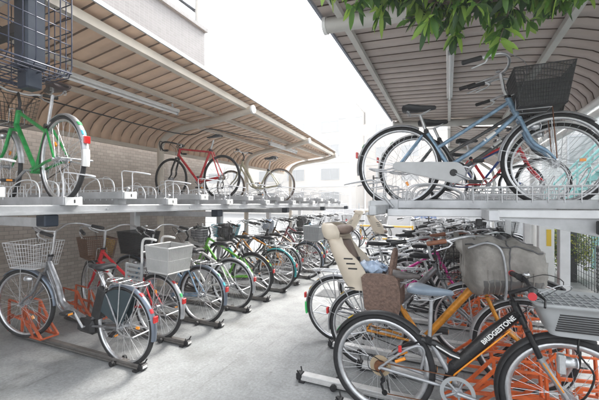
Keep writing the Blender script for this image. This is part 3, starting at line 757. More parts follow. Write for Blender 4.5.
for k in range(12):
    Y = 2.98+.5*k
    tray(0, (-.62,Y,1.362 if k % 2 == 0 else 1.375), 0, rt[k] if k < 7 else 'empty right deck tray beyond the small blue bicycle', 'pull-out trays of the right upper rack' if k < 7 else 'empty trays far along the right deck')

# ---- floor rails with their feet and wheel holders
def make_rail(m, bracket, L=1.75, xo=1.02):
    t = thing('floor_rack_rail', 'x', 'rack rail')
    w = .024 if m is RAILDK else .034
    b = MB(); b.bbox(.0, L, -w, w, .022, .052, .004, m); b.box(.0, L, -w-.010, -w-.001, .016, .03, m); b.box(.0, L, w+.001, w+.010, .016, .03, m); b.build('rail', t)
    b = MB(); b.bbox(-.05, .0, -.032, .032, .006, .056, .006, BLACKP); b.box(-.053,-.0505,-.022,.022,.024,.046,WHITEP); b.box(-.015,.03,-.058,.058,.0,.016,BLACKP)
    b.tube([(-.02,-.025,.05),(-.035,-.038,.082)], .006, BLACKP, 6); b.tube([(-.02,.025,.05),(-.035,.038,.082)], .006, BLACKP, 6); b.build('end_foot', t)
    b = MB(); b.disc((.27,-.062,.024), .024, .022, BLACKP, 14); b.disc((.27,.062,.024), .024, .022, BLACKP, 14); b.box(.25,.29,-.05,.05,.02,.03,BLACKP); b.build('caster', t)
    if bracket:
        for s in (-1, 1):
            b = MB(); y = s*.075; r = .013; x0 = xo
            def q(*pp): b.tube([(x0+a, y, c) for a, c in pp], r, bracket, 4, caps=True)
            q((0,.075),(.16,.21),(.30,.385),(.55,.40),(.57,.09)); q((0,.075),(.57,.085)); q((.16,.21),(.56,.25)); q((.30,.385),(.33,.08)); q((.12,.08),(.30,.24))
            b.build('wheel_holder', t)
        for x, z in ((0,.075), (.57,.20)): b = MB(); b.tube([(xo+x,-.075,z), (xo+x,.075,z)], .010, bracket, 4); b.build('cross_bar', t)
    return t
railD = make_rail(RAILDK, REDOR, 1.85, 1.24); railD2 = make_rail(RAILDK, None); railL = make_rail(RAILLT, ORANGE)
rused = set()
def rail(src, loc, rz, label, group):
    o = src if src.name not in rused else copy_tree(src); rused.add(src.name)
    o.location = loc; o.rotation_euler = (0,0,rz); o['label'] = label; o['group'] = group; return o
# ================================================================== BICYCLES
P_ = paint
SIL = P_('silver paint', (.25,.255,.27), .3, .65); RED = P_('red paint', (.58,.02,.03)); BLUE = P_('dusty blue paint', (.20,.31,.43), .3, .35)
GREEN = P_('bright green paint', (.01,.30,.065)); LIME = P_('lime green paint', (.15,.48,.04)); WHT = P_('white paint', (.72,.72,.70)); BLK = P_('black paint', (.018,.018,.02), .25, .2)
NVY = P_('navy paint', (.03,.06,.16)); TEA = P_('teal paint', (.03,.34,.36)); ORG = P_('amber orange paint', (.62,.25,.02), .35, .3); MAG = P_('magenta paint', (.66,.02,.30))
CRM = P_('cream paint', (.50,.47,.33)); MAR = P_('maroon paint', (.22,.02,.035)); DGR = P_('dark grey paint', (.09,.09,.095)); LBL = P_('sky blue paint', (.25,.55,.75)); YEL = P_('yellow paint', (.75,.50,.04))
BRZ = P_('bronze paint', (.25,.17,.10), .35, .5); DGN = P_('dark green paint', (.02,.12,.06))
BLUEAL = mat('blue tinted alloy', (.19,.225,.28), .35, .7, var=.15)
GL = 'bicycles parked on the floor along the left wall'
L = [
 # Y, X of rear axle, label, params
 (2.03,-2.56,'silver electric step-through bicycle with wire basket nearest on the left floor', dict(style='curve', col=SIL, B=1.31, R=.345, sx=.31, hs=.82, hh=1.08, basket=('wire',RACKWH), steer=.25, crank=-2.2, guards=BLUEAL, white=None, lock=True, nsp=36)),
 (2.56,-2.74,'red bicycle with brown wicker front basket and white rear basket on the left floor', dict(style='mixte', col=RED, B=1.17, basket=('wicker',BROWNW), rear_basket=('dense',mat('off white basket plastic',(.50,.50,.49),.4,var=.12)), steer=-.25, guards=ALLOY, nsp=36, hh=1.05)),
 (3.09,-2.62,'blue bicycle with black front basket third from the near end on the left floor', dict(style='mixte', col=BLUE, B=1.14, basket=('dense',BLACKP), guards=BLUEAL, steer=.1, hh=1.02)),
 (3.66,-2.60,'white framed bicycle with flat handlebar standing between blue and lime green ones', dict(style='diamond', col=WHT, B=1.08, basket=None, rack=False, guards=ALLOY, case=None, bar='flat', hs=.86, hh=.98, nsp=28, steer=.3)),
 (4.18,-2.62,'lime green bicycle with wire basket between white and dark bicycles on the left', dict(style='diamond', col=LIME, B=1.08, basket=('wire',RACKWH), guards=BLKMET, rack=False, bar='flat', tyre=RUBBER, hs=.9, nsp=28, steer=-.1)),
 (4.70,-2.50,'dark grey commuter bicycle with teal rear mudguard in the left row', dict(style='mixte', col=DGR, B=1.13, basket=('wire',BLKMET), guards=TEA, nsp=28)),
 (5.20,-2.62,'orange framed bicycle with cyan plastic basket in the left row', dict(style='diamond', col=ORG, B=1.12, basket=('plastic',CYANP), guards=ALLOY, nsp=28, steer=.2)),
 (5.72,-2.42,'black bicycle with grey rear basket and pale blue mudguards in the left row', dict(style='curve', col=BLK, B=1.13, basket=('wire',ALLOY), rear_basket=('dense',PLGREY), guards=BLUEAL, nsp=28)),
 (6.25,-2.55,'bronze bicycle parked just past the one with grey rear basket', dict(style='mixte', col=BRZ, B=1.13, basket=('wire',RACKWH), guards=ALLOY, nsp=24, steer=.15)),
 (6.78,-2.5,'maroon diamond-frame bicycle in the far part of the left row', dict(style='diamond', col=MAR, B=1.10, basket=None, guards=ALLOY, nsp=24, bar='flat')),
 (7.30,-2.6,'silver step-through bicycle just past the maroon one in the left row', dict(style='curve', col=SIL, basket=('wire',RACKWH), nsp=24)),
 (7.84,-2.5,'dark green step-through bicycle far along the left row', dict(style='curve', col=DGN, basket=('wire',BLKMET), nsp=20)),
 (8.36,-2.6,'sky blue mixte bicycle near the far end of the left row', dict(style='mixte', col=LBL, basket=('dense',BLACKP), nsp=20)),
 (8.90,-2.5,'black mixte bicycle with child seat at the far end of the left row', dict(style='mixte', col=BLK, basket=('wire',RACKWH), nsp=20, childseat=True)),
 (9.45,-2.6,'white step-through bicycle last in the left row', dict(style='curve', col=WHT, basket=('wire',ALLOY), nsp=20)),
]
bikesL = []
for i, (Y, X, lab, P) in enumerate(L):
    lift = .03
    P.setdefault('crank', random.uniform(-3,3)); P.setdefault('steer', random.uniform(-.25,.25))
    cs = P.pop('childseat', None)
    o = bicycle(lab, (X,Y,0.0 if i else .0), PI+R_(random.uniform(-1.5,1.5)), P, GL, pitch=-.045, roll=R_(random.uniform(-1.5,1.5)))
    bikesL.append(o)
    short = lab.split(' bicycle')[0]
    src = railD if i < 2 else railD2
    rail(src, (-2.36+(0 if i % 2 == 0 else -.0),Y+.0,0), PI, 'dark floor rail under the '+short+' bicycle on the left', 'dark floor rails of the left rack')

# ---- dress guard and battery of the silver electric bicycle
e = bikesL[0]
b = MB()
for s in (-1, 1):
    pts = [(0,s*.032,.34)]+[(.325*math.cos(a), s*.032, .34+.325*math.sin(a)) for a in [R_(20)+R_(95)*k/10 for k in range(11)]]
    b.add(pts, [tuple(range(len(pts)))], mat('smoked dress guard', (.035,.055,.065), .25, coat=.3))
b.build('dress_guard', e)
b = MB(); b.bbox(.27,.37,-.045,.045,.36,.66,.015,BLACKP, Matrix.Translation((.0,0,0)) @ Matrix.Translation((.33,0,.4)) @ Matrix.Rotation(R_(-18),4,'Y') @ Matrix.Translation((-.33,0,-.4))); b.build('battery', e)
b = MB(); b.bbox(.34,.56,-.055,.055,.20,.33,.03,BLACKP); b.build('motor', e)
b = MB(); b.bbox(-.05,.30,-.12,.12,.73,.735,.001,BLKMET)
# slatted rear frame of the red bicycle
e2 = bikesL[1]
b = MB(); M_ = Matrix.Translation((.0,.0,.0))
for k in range(5): b.bbox(.08,.30,.135,.150,.56+k*.048,.585+k*.048,.003,PLGREY)
b.bbox(.07,.095,.13,.155,.54,.80,.004,PLGREY); b.bbox(.285,.31,.13,.155,.54,.78,.004,PLGREY); b.build('slatted_guard', e2)
b = MB(); b.tube(curve([(.10,.12,.74), (.11,.12,.88), (.10,.12,1.02), (.02,.12,1.045), (-.08,.12,1.04)], 4), .012, WHITEP, 8); b.tube(curve([(.10,-.12,.74), (.11,-.12,.88), (.10,-.12,1.02), (.02,-.12,1.045), (-.08,-.12,1.04)], 4), .012, WHITEP, 8); b.tube([(.105,-.12,.9),(.105,.12,.9)], .01, WHITEP, 8); b.build('basket_hoop', e2)

# ---- child seat used on several bicycles
def child_seat(parent, shell=CREAMPL, pad=PADBR, dx=0, apron=True, sc=1.0):
    def sec(z, xb_, hw, wing, th=.012):       # C-shaped horizontal section opening forward
        o = []; n = 7
        out = [(xb_+wing, -hw), (xb_+wing*.45, -hw*1.02), (xb_+.035, -hw*.85), (xb_, -hw*.4), (xb_, hw*.4), (xb_+.035, hw*.85), (xb_+wing*.45, hw*1.02), (xb_+wing, hw)]
        inn = [(xb_+wing, hw-th), (xb_+wing*.45, hw*1.02-th), (xb_+.035+th, hw*.85-th), (xb_+th, hw*.4-th*.5), (xb_+th, -hw*.4+th*.5), (xb_+.035+th, -hw*.85+th), (xb_+wing*.45, -hw*1.02+th), (xb_+wing, -hw+th)]
        return [Vector((x+dx, y, z)) for x, y in out+inn]
    b = MB()
    b.loft([sec(.68,-.14,.13,.20), sec(.75,-.18,.155,.24), sec(.85,-.22,.17,.25), sec(.93,-.255,.172,.235), sec(1.0,-.285,.17,.19), sec(1.06,-.305,.16,.165), sec(1.12,-.325,.155,.165)], shell)
    s = b.build('child_seat', parent)
    b = MB(); b.loft([sec(1.10,-.335,.15,.14), sec(1.115,-.345,.17,.17), sec(1.16,-.36,.175,.19), sec(1.21,-.365,.165,.17), sec(1.235,-.355,.12,.10)], shell); b.build('headrest', s)
    b = MB(); rings = []
    for k in range(9):
        a = -PI/2+PI*k/8; rr = math.cos(a); rings.append([Vector((dx-.185+.085*math.sin(q)*rr, .15*math.sin(a), 1.175+.045*math.cos(q)*rr)) for q in [2*PI*j/10 for j in range(10)]])
    b.tf(lambda v: v); b.loft(rings, pad); b.build('head_pad', s)
    for sg in (-1, 1):
        for zz, xx in ((.86,-.06),(.90,-.075),(.94,-.095)):
            b = MB(); b.bbox(xx-.045+dx, xx+.03+dx, min(sg*.172,sg*.176), max(sg*.172,sg*.176), zz, zz+.012, .001, BLACKP); b.build('vent_slot', s)
        b = MB(); b.tube(curve([(-.20+dx,sg*.06,1.07),(-.13+dx,sg*.075,.97),(-.06+dx,sg*.06,.86),(0+dx,sg*.02,.79)], 5), .009, BLACKP, 4); b.bbox(-.09+dx,-.06+dx,sg*.06-.018,sg*.06+.018,.89,.93,.004,BLACKP); b.build('harness', s)
    b = MB(); b.tube([(.142+dx-.03,-.125,.70),(-.15+dx,-.135,.70)], .006, BLACKP, 5); b.tube([(.142+dx-.03,-.125,.70),(.112+dx,.125,.70)], .006, BLACKP, 5); b.tube([(.142+dx-.03,.125,.70),(-.15+dx,.135,.70)], .006, BLACKP, 5); b.build('seam', s)
    b = MB(); b.bbox(-.15+dx,.14+dx,-.12,.12,.715,.765,.015,pad); b.build('seat_pad', s)
    b = MB(); b.loft([[Vector((dx-.155+.05*t-.19*t+.0, y*(1-.1*t), .78+.30*t)) for y in (-.135,.135)]+[Vector((dx-.02+.04*t-.17*t, y*(1-.1*t), .78+.30*t)) for y in (.13,-.13)] for t in (0,.5,1)], pad); b.build('back_pad', s)
    if apron:
        for sg in (-1, 1):
            b = MB(); q0, q1 = sg*.175, sg*.145
            b.prism([(.0+dx,.80), (.012+dx,.68), (.02+dx,.56), (.045+dx,.525), (.10+dx,.515), (.25+dx,.515), (.285+dx,.53), (.30+dx,.57), (.30+dx,.70), (.285+dx,.79), (.26+dx,.82), (.15+dx,.835), (.03+dx,.83)], min(q0,q1), max(q0,q1), LEATHBR); b.build('leg_guard', s)
        b = MB(); b.bbox(.255+dx,.285+dx,-.144,.144,.55,.79,.008,LEATHBR); b.build('leg_guard', s)
        b = MB(); b.tube(curve([(.22+dx,-.13,.80), (.24+dx,-.12,.93), (.25+dx,-.05,1.0), (.25+dx,.05,1.0), (.24+dx,.12,.93), (.22+dx,.13,.80)], 4), .016, LEATHBR, 8); b.build('grab_bar', s)
    b = MB(); b.bbox(-.16+dx,.14+dx,-.05,.05,.695,.712,.004,BLACKP)
    for sg in (-1, 1): b.tube([(-.05+dx,sg*.06,.70),(.0,sg*.07,.36)], .007, CHROME, 6)
    b.build('mount', s)
    return s
def cover(parent, x0, x1, z0, z1, hw, m, win=None, name='basket_cover', seed=1, drop=.10):
    rnd = random.Random(seed); b = MB(); N = 17; K = 40; rings = []
    for i in range(N):
        u = i/(N-1); x = x0+(x1-x0)*u; env = min(1, (.35+4*u))*min(1, (.55+5*(1-u)))**.7
        top = z1-drop*u**1.5-.03*abs(math.sin(u*9)); bot = z0+.05*(1-env)+.05*u; ring = []
        for k in range(K):
            a = 2*PI*k/K; c, s = math.cos(a), math.sin(a); e_ = .55
            yy = hw*env*(abs(c)**e_)*(1 if c > 0 else -1); zz = (top+bot)/2+(top-bot)/2*env**.3*(abs(s)**e_)*(1 if s > 0 else -1)
            wr = .007*math.sin(7*a+5*u)+.006*math.sin(17*a+13*u*seed)+.005*math.sin(23*u+3*a)+rnd.uniform(-.0018,.0018)
            ring.append(Vector((x+wr*.4, yy*(1+wr*2.5/hw*.4), zz+wr)))
        rings.append(ring)
    b.loft(rings, m)
    if win:
        wi = b._mi(win)
        for fi in range((N-1)*K):
            i, k = fi//K, fi % K; a = (k+.5)/K*360
            if 4 <= i <= 14 and (190 <= a <= 238 or 302 <= a <= 350): b.m[fi] = wi
    o = b.build(name, parent)
    q = MB(); xm = (x0+x1)/2                        # piping and straps
    q.tube([r[K//8]*1.0+Vector((0,.004,.004)) for r in rings[1:-1]], .006, CLOTHD, 5); q.tube([r[3*K//8]+Vector((0,-.004,.004)) for r in rings[1:-1]], .006, CLOTHD, 5)
    [q.tube([p*1.0+Vector((0,(.003 if p.y>0 else -.003),0)) for p in rings[j][K//2:K+1]], .0035, CLOTHG, 5) for j in (5,6,7,8,11,12,13)]; q.tube([p+Vector((0,0,.002)) for p in rings[9]], .005, CLOTHD, 5, closed=True); q.build('piping', o)
    return o

# ---- right floor row
GR = 'bicycles parked on the floor along the right side'
Rr = [
 (2.25,-.40,'black and orange sport bicycle with grey plastic basket nearest on the right floor', dict(style='mtb', col=BLK, R=.335, B=1.0, tw=.0225, guards=BLACKP, rack=False, bar='flat', hs=.85, sx=.30, hh=.915, saddle=mat('blue grey saddle vinyl',(.20,.25,.31),.3,var=.3,scale=8,coat=.3), crank=-.12, refl=False, light=False, nsp=32, deep=.032, rimm=CHROME, stand=False), 0),
 (2.85,-.62,'amber orange bicycle with cream child seat and large grey basket cover', dict(style='straightfat', col=ORG, B=1.13, hh=1.08, hs=.80, sx=.30, saddle=LEATHG, grip=BRGRIP, basket=None, guards=ALLOY, rack=True, nsp=32), 0),
 (3.25,-1.0,'silver bicycle pulled out behind the cream child seat on the right', dict(style='straightfat', col=SIL, B=1.2, hh=1.03, hs=.90, basket=('wire',BLKMET), guards=ALLOY, nsp=32, tip=mat('green plastic',(.05,.6,.15),.4)), 1),
 (3.62,-.38,'black bicycle with dark grey basket cover between silver and magenta ones', dict(style='mixte', col=BLK, B=1.12, hh=1.05, hs=.86, grip=BRGRIP, basket=None, guards=BLKMET, nsp=28), 0),
 (4.15,-.93,'magenta step-through bicycle with black saddle in the right row', dict(style='mixte', col=MAG, B=1.12, hs=.90, basket=('wire',BLKMET), guards=WHITEP, nsp=28), 1),
 (4.62,-.45,'black small diamond-frame bicycle just past the magenta one on the right', dict(style='diamond', col=BLK, B=1.08, bar='flat', basket=('dense',BLACKP), guards=BLKMET, nsp=24, yel=True), 0),
 (5.08,-.85,'silver mixte bicycle with wire basket in the middle of the right row', dict(style='mixte', col=SIL, basket=('wire',RACKWH), nsp=24), 1),
 (5.55,-.45,'maroon step-through bicycle in the middle of the right row', dict(style='curve', col=MAR, basket=('dense',BLACKP), nsp=24, saddle=MAR), 0),
 (6.02,-.85,'dark grey mixte bicycle with wire basket in the right row', dict(style='mixte', col=DGR, basket=('wire',BLKMET), nsp=20), 1),
 (6.5,-.5,'navy diamond-frame bicycle in the far part of the right row', dict(style='diamond', col=NVY, basket=('wire',ALLOY), nsp=20, bar='flat'), 0),
 (7.0,-.85,'white mixte bicycle far along the right row', dict(style='mixte', col=WHT, basket=('wire',RACKWH), nsp=20), 1),
 (7.5,-.5,'black step-through bicycle last in the right row', dict(style='curve', col=BLK, basket=('dense',BLACKP), nsp=20), 0),
]
bikesR = []
for i, (Y, X, lab, P, st_) in enumerate(Rr):
    P.setdefault('crank', random.uniform(-3,3)); P.setdefault('steer', random.uniform(-.2,.2) if i not in (0,1,2) else 0.0); P.pop('yel', None)
    o = bicycle(lab, (X,Y,.0), R_(random.uniform(-1,1)), P, GR, pitch=-.012 if i == 0 else -.03, roll=R_(random.uniform(-1.5,1.5)) if i > 1 else 0)
    bikesR.append(o)
    short = lab.split(' bicycle')[0]
    rail(railL, (-.66 if st_ == 0 else -1.02, Y-.03 if i != 2 else 3.12, 0), 0, 'pale floor rail and orange holder under the '+short+' bicycle on the right', 'pale floor rails of the right rack')
rail(railL, (-1.05,2.44,0), 0, 'empty pale floor rail sticking out beside the black and orange bicycle', 'pale floor rails of the right rack')

# details of the sport bicycle: lettering, slotted plastic basket
s = bikesR[0]; B = 1.0
def text(body, size, mt, parent, M, name='lettering', extrude=.0008, bold=0.0, align='CENTER'):
    cu = bpy.data.curves.new(name, 'FONT'); cu.body = body; cu.size = size; cu.extrude = extrude; cu.offset = bold; cu.align_x = align; cu.align_y = 'CENTER'
    cu.materials.append(mt); tmp = bpy.data.objects.new(name, cu); C.objects.link(tmp); bpy.context.view_layer.update()
    me = bpy.data.meshes.new_from_object(tmp.evaluated_get(bpy.context.evaluated_depsgraph_get())); bpy.data.objects.remove(tmp)
    me.materials.clear(); me.materials.append(mt)
    o = bpy.data.objects.new(name, me); C.objects.link(o); o.parent = parent; o.matrix_local = M; return o
ang = math.atan2(.63-.46, (B-.36)-.50)
ang = R_(43)
text('BRIDGESTONE', .036, TEXTW, s, Matrix.Translation((.672,-.0268,.660)) @ Matrix.Rotation(-R_(47),4,'Y') @ Matrix.Rotation(R_(90),4,'X'), bold=.0010)
b = MB()
def rr(x0, x1, y, z, rad=.04):
    n = []; 
    for cx, cy, a0 in ((x1-rad, y-rad, 0), (x0+rad, y-rad, 90), (x0+rad, -y+rad, 180), (x1-rad, -y+rad, 270)):
        for k in range(5): a = R_(a0+90*k/4); n.append(Vector((cx+rad*math.cos(a), cy+rad*math.sin(a), z)))
    return n
bz = .70; x0 = .86; x1 = 1.16
outer = [rr(x0+.04,x1-.03,.12,bz), rr(x0+.02,x1,.135,bz+.05), rr(x0-.015,x1+.045,.160,bz+.125), rr(x0-.03,x1+.065,.172,bz+.155), rr(x0-.04,x1+.08,.184,bz+.160), rr(x0-.04,x1+.08,.184,bz+.173), rr(x0-.03,x1+.07,.172,bz+.175)]
inner = [rr(x0-.008,x1+.04,.152,bz+.125), rr(x0+.045,x1-.035,.115,bz+.012)]
b.loft(outer+inner, PLGREY)
bo = b.build('basket', s)
for sg in (-1, 1):
    b = MB()
    for k in range(8):
        z = bz+.030+k*.0125; yo = .134+(z-bz-.05)*.30; b.bbox(x0+.055+k*.002,x1-.02+k*.005, min(sg*(yo+.000),sg*(yo+.007)), max(sg*(yo+.000),sg*(yo+.007)), z, z+.0075, .001, BLACKP)
    b.build('vent_slots', bo)
b = MB()
for k in range(9): b.tube([(x0+.02+k*.035,-.165,bz+.160),(x0+.02+k*.035,.165,bz+.160)], .004, PLGREY, 5)
for k in range(5): b.tube([(x0-.01,-.12+k*.06,bz+.158),(x1+.05,-.12+k*.06,bz+.158)], .004, PLGREY, 5)
b.build('basket_lid', bo)
b = MB(); b.tube(curve([(1.0,-.062,.335), (1.05,-.09,.40), (1.08,-.10,.52), (1.02,-.10,.62), (1.03,-.09,.735)], 5), .005, BLKMET, 6); b.tube(curve([(1.0,.062,.335), (1.05,.09,.40), (1.08,.10,.52), (1.02,.10,.62), (1.03,.09,.735)], 5), .005, BLKMET, 6); b.tube([(1.03,-.09,.69),(1.03,.09,.69)], .005, BLKMET, 6); b.build('basket_stay', s)
b = MB(); b.lathe_y((0,0,0), [(.001,.05),(.024,.045),(.030,.0),(.014,-.035),(.001,-.036)], CHROME, n=16); b.disc((0,.05,0), .028, .005, LENS, 16); b.tf(lambda v: Vector((v.y+.965, v.x-.085, v.z+.56))); b.build('headlight', s)
b = MB(); b.bbox(.93,.965,-.115,-.075,.50,.60,.006,CHROME); b.build('dynamo', s)
b = MB(); b.bbox(.12,.14,-.075,-.055,.46,.50,.003,REDREF); b.build('reflector', s)

# child seat bike
s = bikesR[1]
child_seat(s, dx=.0)
cover(s, .74, 1.25, .70, 1.16, .25, CLOTHG, VINYL, seed=3)
b = MB(); 
for sg in (-1, 1):
    b = MB(); b.loft([[Vector((x, sg*y+.035*math.cos(a)*k2, z+.05*math.sin(a)*k2)) for a in [2*PI*j/10 for j in range(10)]] for x, y, z, k2 in ((.70,.20,1.10,.9), (.74,.22,1.07,1.25), (.745,.23,.97,1.1), (.74,.235,.87,.9), (.735,.235,.76,.75))], CLOTHG)
    b.build('handlebar_cover', s)
b = MB(); b.tube(curve([(.78,-.22,1.06), (.90,-.25,1.10), (.98,-.255,1.04), (1.0,-.26,.84), (.99,-.25,.72)], 5), .008, ALLOY, 8); b.tube(curve([(.78,.22,1.06), (.90,.25,1.10), (.98,.255,1.04), (1.0,.26,.84), (.99,.25,.72)], 5), .008, ALLOY, 8); b.tube([(1.0,-.26,.84),(1.0,.26,.84)], .006, ALLOY, 6); b.build('basket_frame', s)
b = MB(); rings = []
for k in range(13):
    a = -PI/2+PI*k/12; rings.append([Vector((.03+.12*math.sin(a)+.014*math.sin(5*q+k), .11*math.cos(a)*math.cos(q)+.014*math.sin(7*q+k), .85+.05*math.cos(a)*math.sin(q)+.022*math.cos(a)*math.sin(4*q+2.3*k))) for q in [2*PI*j/24 for j in range(24)]])
b.loft(rings, BLUEBAG)
tb = tag(b.build('plastic_bag'), 'pale blue plastic bag lying on the cream child seat', 'bag'); tb.location = (-.62,2.85,0)
# other covers
s = bikesR[3]; cover(s, .70, 1.12, .70, 1.10, .20, CLOTHD, None, seed=5)
s = bikesL[13]; child_seat(s, shell=CREAMPL, apron=False)
o = bicycle('black mixte bicycle with cream child seat standing at the far end of the aisle', (-1.45,8.0,0), R_(20), dict(style='mixte', col=BLK, basket=('wire',BLKMET), nsp=20, steer=.3), 'bicycles at the far end of the aisle')
child_seat(o, apron=False)
far = [(-1.9,10.2,100,SIL,'curve','silver step-through bicycle beyond the end of the left row'), (-2.6,10.4,60,BLK,'mixte','black mixte bicycle beyond the end of the left row'), (-3.4,10.6,80,RED,'mixte','red mixte bicycle beyond the end of the left row'), (.2,8.6,10,BLK,'curve','black step-through bicycle just beyond the right row'), (.3,9.2,-5,SIL,'mixte','silver mixte bicycle just beyond the right row'), (-4.2,10.9,70,WHT,'curve','white step-through bicycle under the end of the left canopy')]
for x, y, a, c, st_, lab in far:
    bicycle(lab, (x,y,0), R_(a), dict(style=st_, col=c, basket=('wire',BLKMET), nsp=16, steer=random.uniform(-.4,.4)), 'bicycles at the far end of the aisle')

# ---- bags and cloths lying in baskets
def basket_bag(bike, label, nm, m, seed, x0=.90, x1=1.10, z0=.735, z1=1.02, hw=.12):
    o = cover(None, x0, x1, z0, z1, hw, m, None, nm, seed, .03); o.location = bike.location; o.rotation_euler = bike.rotation_euler
    return tag(o, label, 'bag')
basket_bag(bikesL[4], 'black cloth bag in the front basket of the lime green bicycle', 'cloth_bag', CLOTHD, 4, .86, 1.06)
basket_bag(bikesL[8], 'pale blue bag in the front basket of the bronze bicycle', 'cloth_bag', BLUEBAG, 6)
basket_bag(bikesL[5], 'dark grey bag in the basket of the bicycle with teal mudguard', 'cloth_bag', CLOTHD, 9)
basket_bag(bikesR[4], 'grey cloth bag in the basket of the magenta bicycle', 'cloth_bag', CLOTHG, 2)
basket_bag(bikesR[6], 'black bag in the wire basket of the silver mixte bicycle on the right', 'cloth_bag', BLACKP, 12)
basket_bag(bikesR[8], 'brown bag in the basket of the dark grey mixte bicycle on the right', 'cloth_bag', PADBR, 13)
# ---- bicycles on the upper decks
GU = 'bicycles on the upper left deck'
bicycle('bright green bicycle with black saddle on the upper left deck', (-2.79,1.66,1.40), PI-R_(6), dict(style='diamond', col=GREEN, B=1.05, R=.345, tw=.018, guards=ALLOY, tip=WHITEP, rack=False, bar='flat', hs=.93, sx=.13, hh=1.0, basket=('wire',BLKMET), nsp=36, saddle=mat('brown black saddle',(.045,.03,.03),.4), crank=2.6, light=True), GU)
bicycle('red racing bicycle with drop handlebar on the upper left deck', (-3.12,4.14,1.45), PI+R_(1), dict(style='road', col=RED, B=.99, R=.338, tw=.013, tyre=RUBBER, rimm=BLKMET, deep=.02, guards=None, rack=False, bar='drop', hs=.96, sx=.13, hh=.90, fork=BLKMET, case=None, nsp=28, stand=False, light=False, crank=.6, refl=False), GU)
bicycle('cream bicycle with brown tyres on the upper left deck', (-2.92,5.64,1.40), PI+R_(2), dict(style='curve', col=CRM, B=1.08, R=.33, tw=.018, tyre=BRNRUB, guards=None, rack=False, bar='flat', hs=.86, hh=1.0, nsp=28, stand=False, light=False, refl=False), GU)
GV = 'bicycles on the upper right deck'
bicycle('dusty blue bicycle with black basket nearest on the upper right deck', (-.39,2.98,1.364), R_(0), dict(style='mixte', col=BLUE, B=1.10, R=.345, tw=.018, guards=ALLOY, white=None, case=mat('pale grey plastic',(.50,.51,.52),.35,var=.1), basket=('dense',BLACKP), hs=.83, sx=.16, hh=1.03, rack=False, nsp=36, crank=-.5, grip=BLACKP, ruststay=True, steer=.0), GV)
bicycle('dark grey bicycle with smoky basket standing behind the dusty blue one', (-.30,3.48,1.376), R_(-1), dict(style='mixte', col=DGR, B=1.12, R=.345, tw=.018, guards=WHITEP, case=None, basket=('dense',BLKMET), hs=.80, sx=.16, hh=1.0, rack=False, nsp=32, steer=-.15), GV)
bicycle('red framed bicycle farther along the upper right deck', (.05,4.98,1.364), R_(1), dict(style='diamond', col=RED, B=1.02, R=.30, guards=None, rack=False, bar='flat', hs=.86, nsp=24, refl=False), GV)
bicycle('small blue and black bicycle beyond the red one on the right deck', (.0,5.98,1.376), R_(-2), dict(style='diamond', col=P_('strong blue paint',(.03,.07,.28)), B=1.0, R=.30, guards=None, rack=False, bar='flat', hs=.80, nsp=24, refl=False), GV)
# ================================================================== OTHER THINGS
# hanging navy steel hanger and wire basket, top left
t = thing('hanging_steel_post', 'navy square steel post hanging from the left canopy near the camera', 'steel post', (-2.58,1.33,0))
b = MB(); b.bbox(-.075,.075,-.06,.06,2.32,2.90,.012,NAVY); b.build('sleeve', t)
b = MB(); b.bbox(-.085,.085,-.07,.07,2.30,2.335,.012,NAVY); b.build('collar', t)
b = MB(); b.bbox(-.058,.058,-.048,.048,2.165,2.30,.010,NAVY); b.build('inner_tube', t)
b = MB(); b.bbox(-.80,-.091,-.03,.03,2.56,2.64,.006,BLKMET); b.build('cross_arm', t)
t = thing('wire_basket', 'blue black wire basket hanging around the navy post at top left', 'wire basket', (-2.60,1.27,0))
b = MB(); bx0,bx1,by0,by1 = -.38,.20,-.22,.22; zt,zb = 2.88,2.30
for k in range(7): z = zb+(zt-zb)*k/6; b.tube([(bx0,by0,z),(bx1,by0,z),(bx1,by1,z),(bx0,by1,z)], .0042 if k not in (0,6) else .007, WIREBL, 6, closed=True)
for k in range(10):
    x = bx0+(bx1-bx0)*k/9; b.tube([(x,by0-.004,zt),(x,by0-.004,zb+.03),(x,by0+.03,zb-.03),(x,by1-.03,zb-.03),(x,by1+.004,zb+.03),(x,by1+.004,zt)], .0038, WIREBL, 6)
for k in range(7):
    y = by0+(by1-by0)*k/6; b.tube([(bx1+.004,y,zt),(bx1+.004,y,zb+.03),(bx1-.03,y,zb-.026),(bx0+.03,y,zb-.026),(bx0-.004,y,zb+.03),(bx0-.004,y,zt)], .0038, WIREBL, 6)
b.build('wire_body', t)
b = MB()
for x, y in ((bx1,by0+.1),(bx0,by0+.1),(bx1,by1-.05)): b.tube([(x,y,zt),(x,y,2.93)], .006, WIREBL, 6)
b.build('hook', t)

# ---- far end: white boards with wire fence, sign, barrier, pole
t = thing('white_hoarding', 'white site hoarding with a line of blue writing at the far end', 'hoarding', (0,13.6,0))
for k in range(9):
    b = MB(); x = -4.9+k*.9; b.bbox(x,x+.885,0,.04,.03,1.16,.006,WHITEB); b.build('board', t)
text('自転車等駐車場', .115, TEXTB, t, Matrix.Translation((-.80,-.004,.85)) @ Matrix.Rotation(R_(90),4,'X'), bold=.002)
t = thing('wire_mesh_fence', 'fine pale wire mesh fence standing in front of the white hoarding', 'fence', (0,13.2,0))
b = MB()
for k in range(56): b.wire([(-5.2+k*.14,0,.05),(-5.2+k*.14,0,1.32)], .006, RACKWH)
for k in range(12): b.wire([(-5.2,0,.1+k*.11),(2.6,0,.1+k*.11)], .005, RACKWH)
b.build('mesh_panel', t)
for k in range(5): b = MB(); b.tube([(-5.2+1.95*k,0,0),(-5.2+1.95*k,0,1.4)], .025, RACKWH, 8); b.build('post', t)
t = thing('signpost', 'thin dark post with a short cross bar beside the blue writing', 'post', (-.62,12.6,0))
b = MB(); b.tube([(0,0,0),(0,0,1.42)], .022, BLKMET, 8); b.build('pole', t)
b = MB(); b.bbox(-.10,.10,-.03,.03,.83,.87,.005,BLKMET); b.build('cross_bar', t)
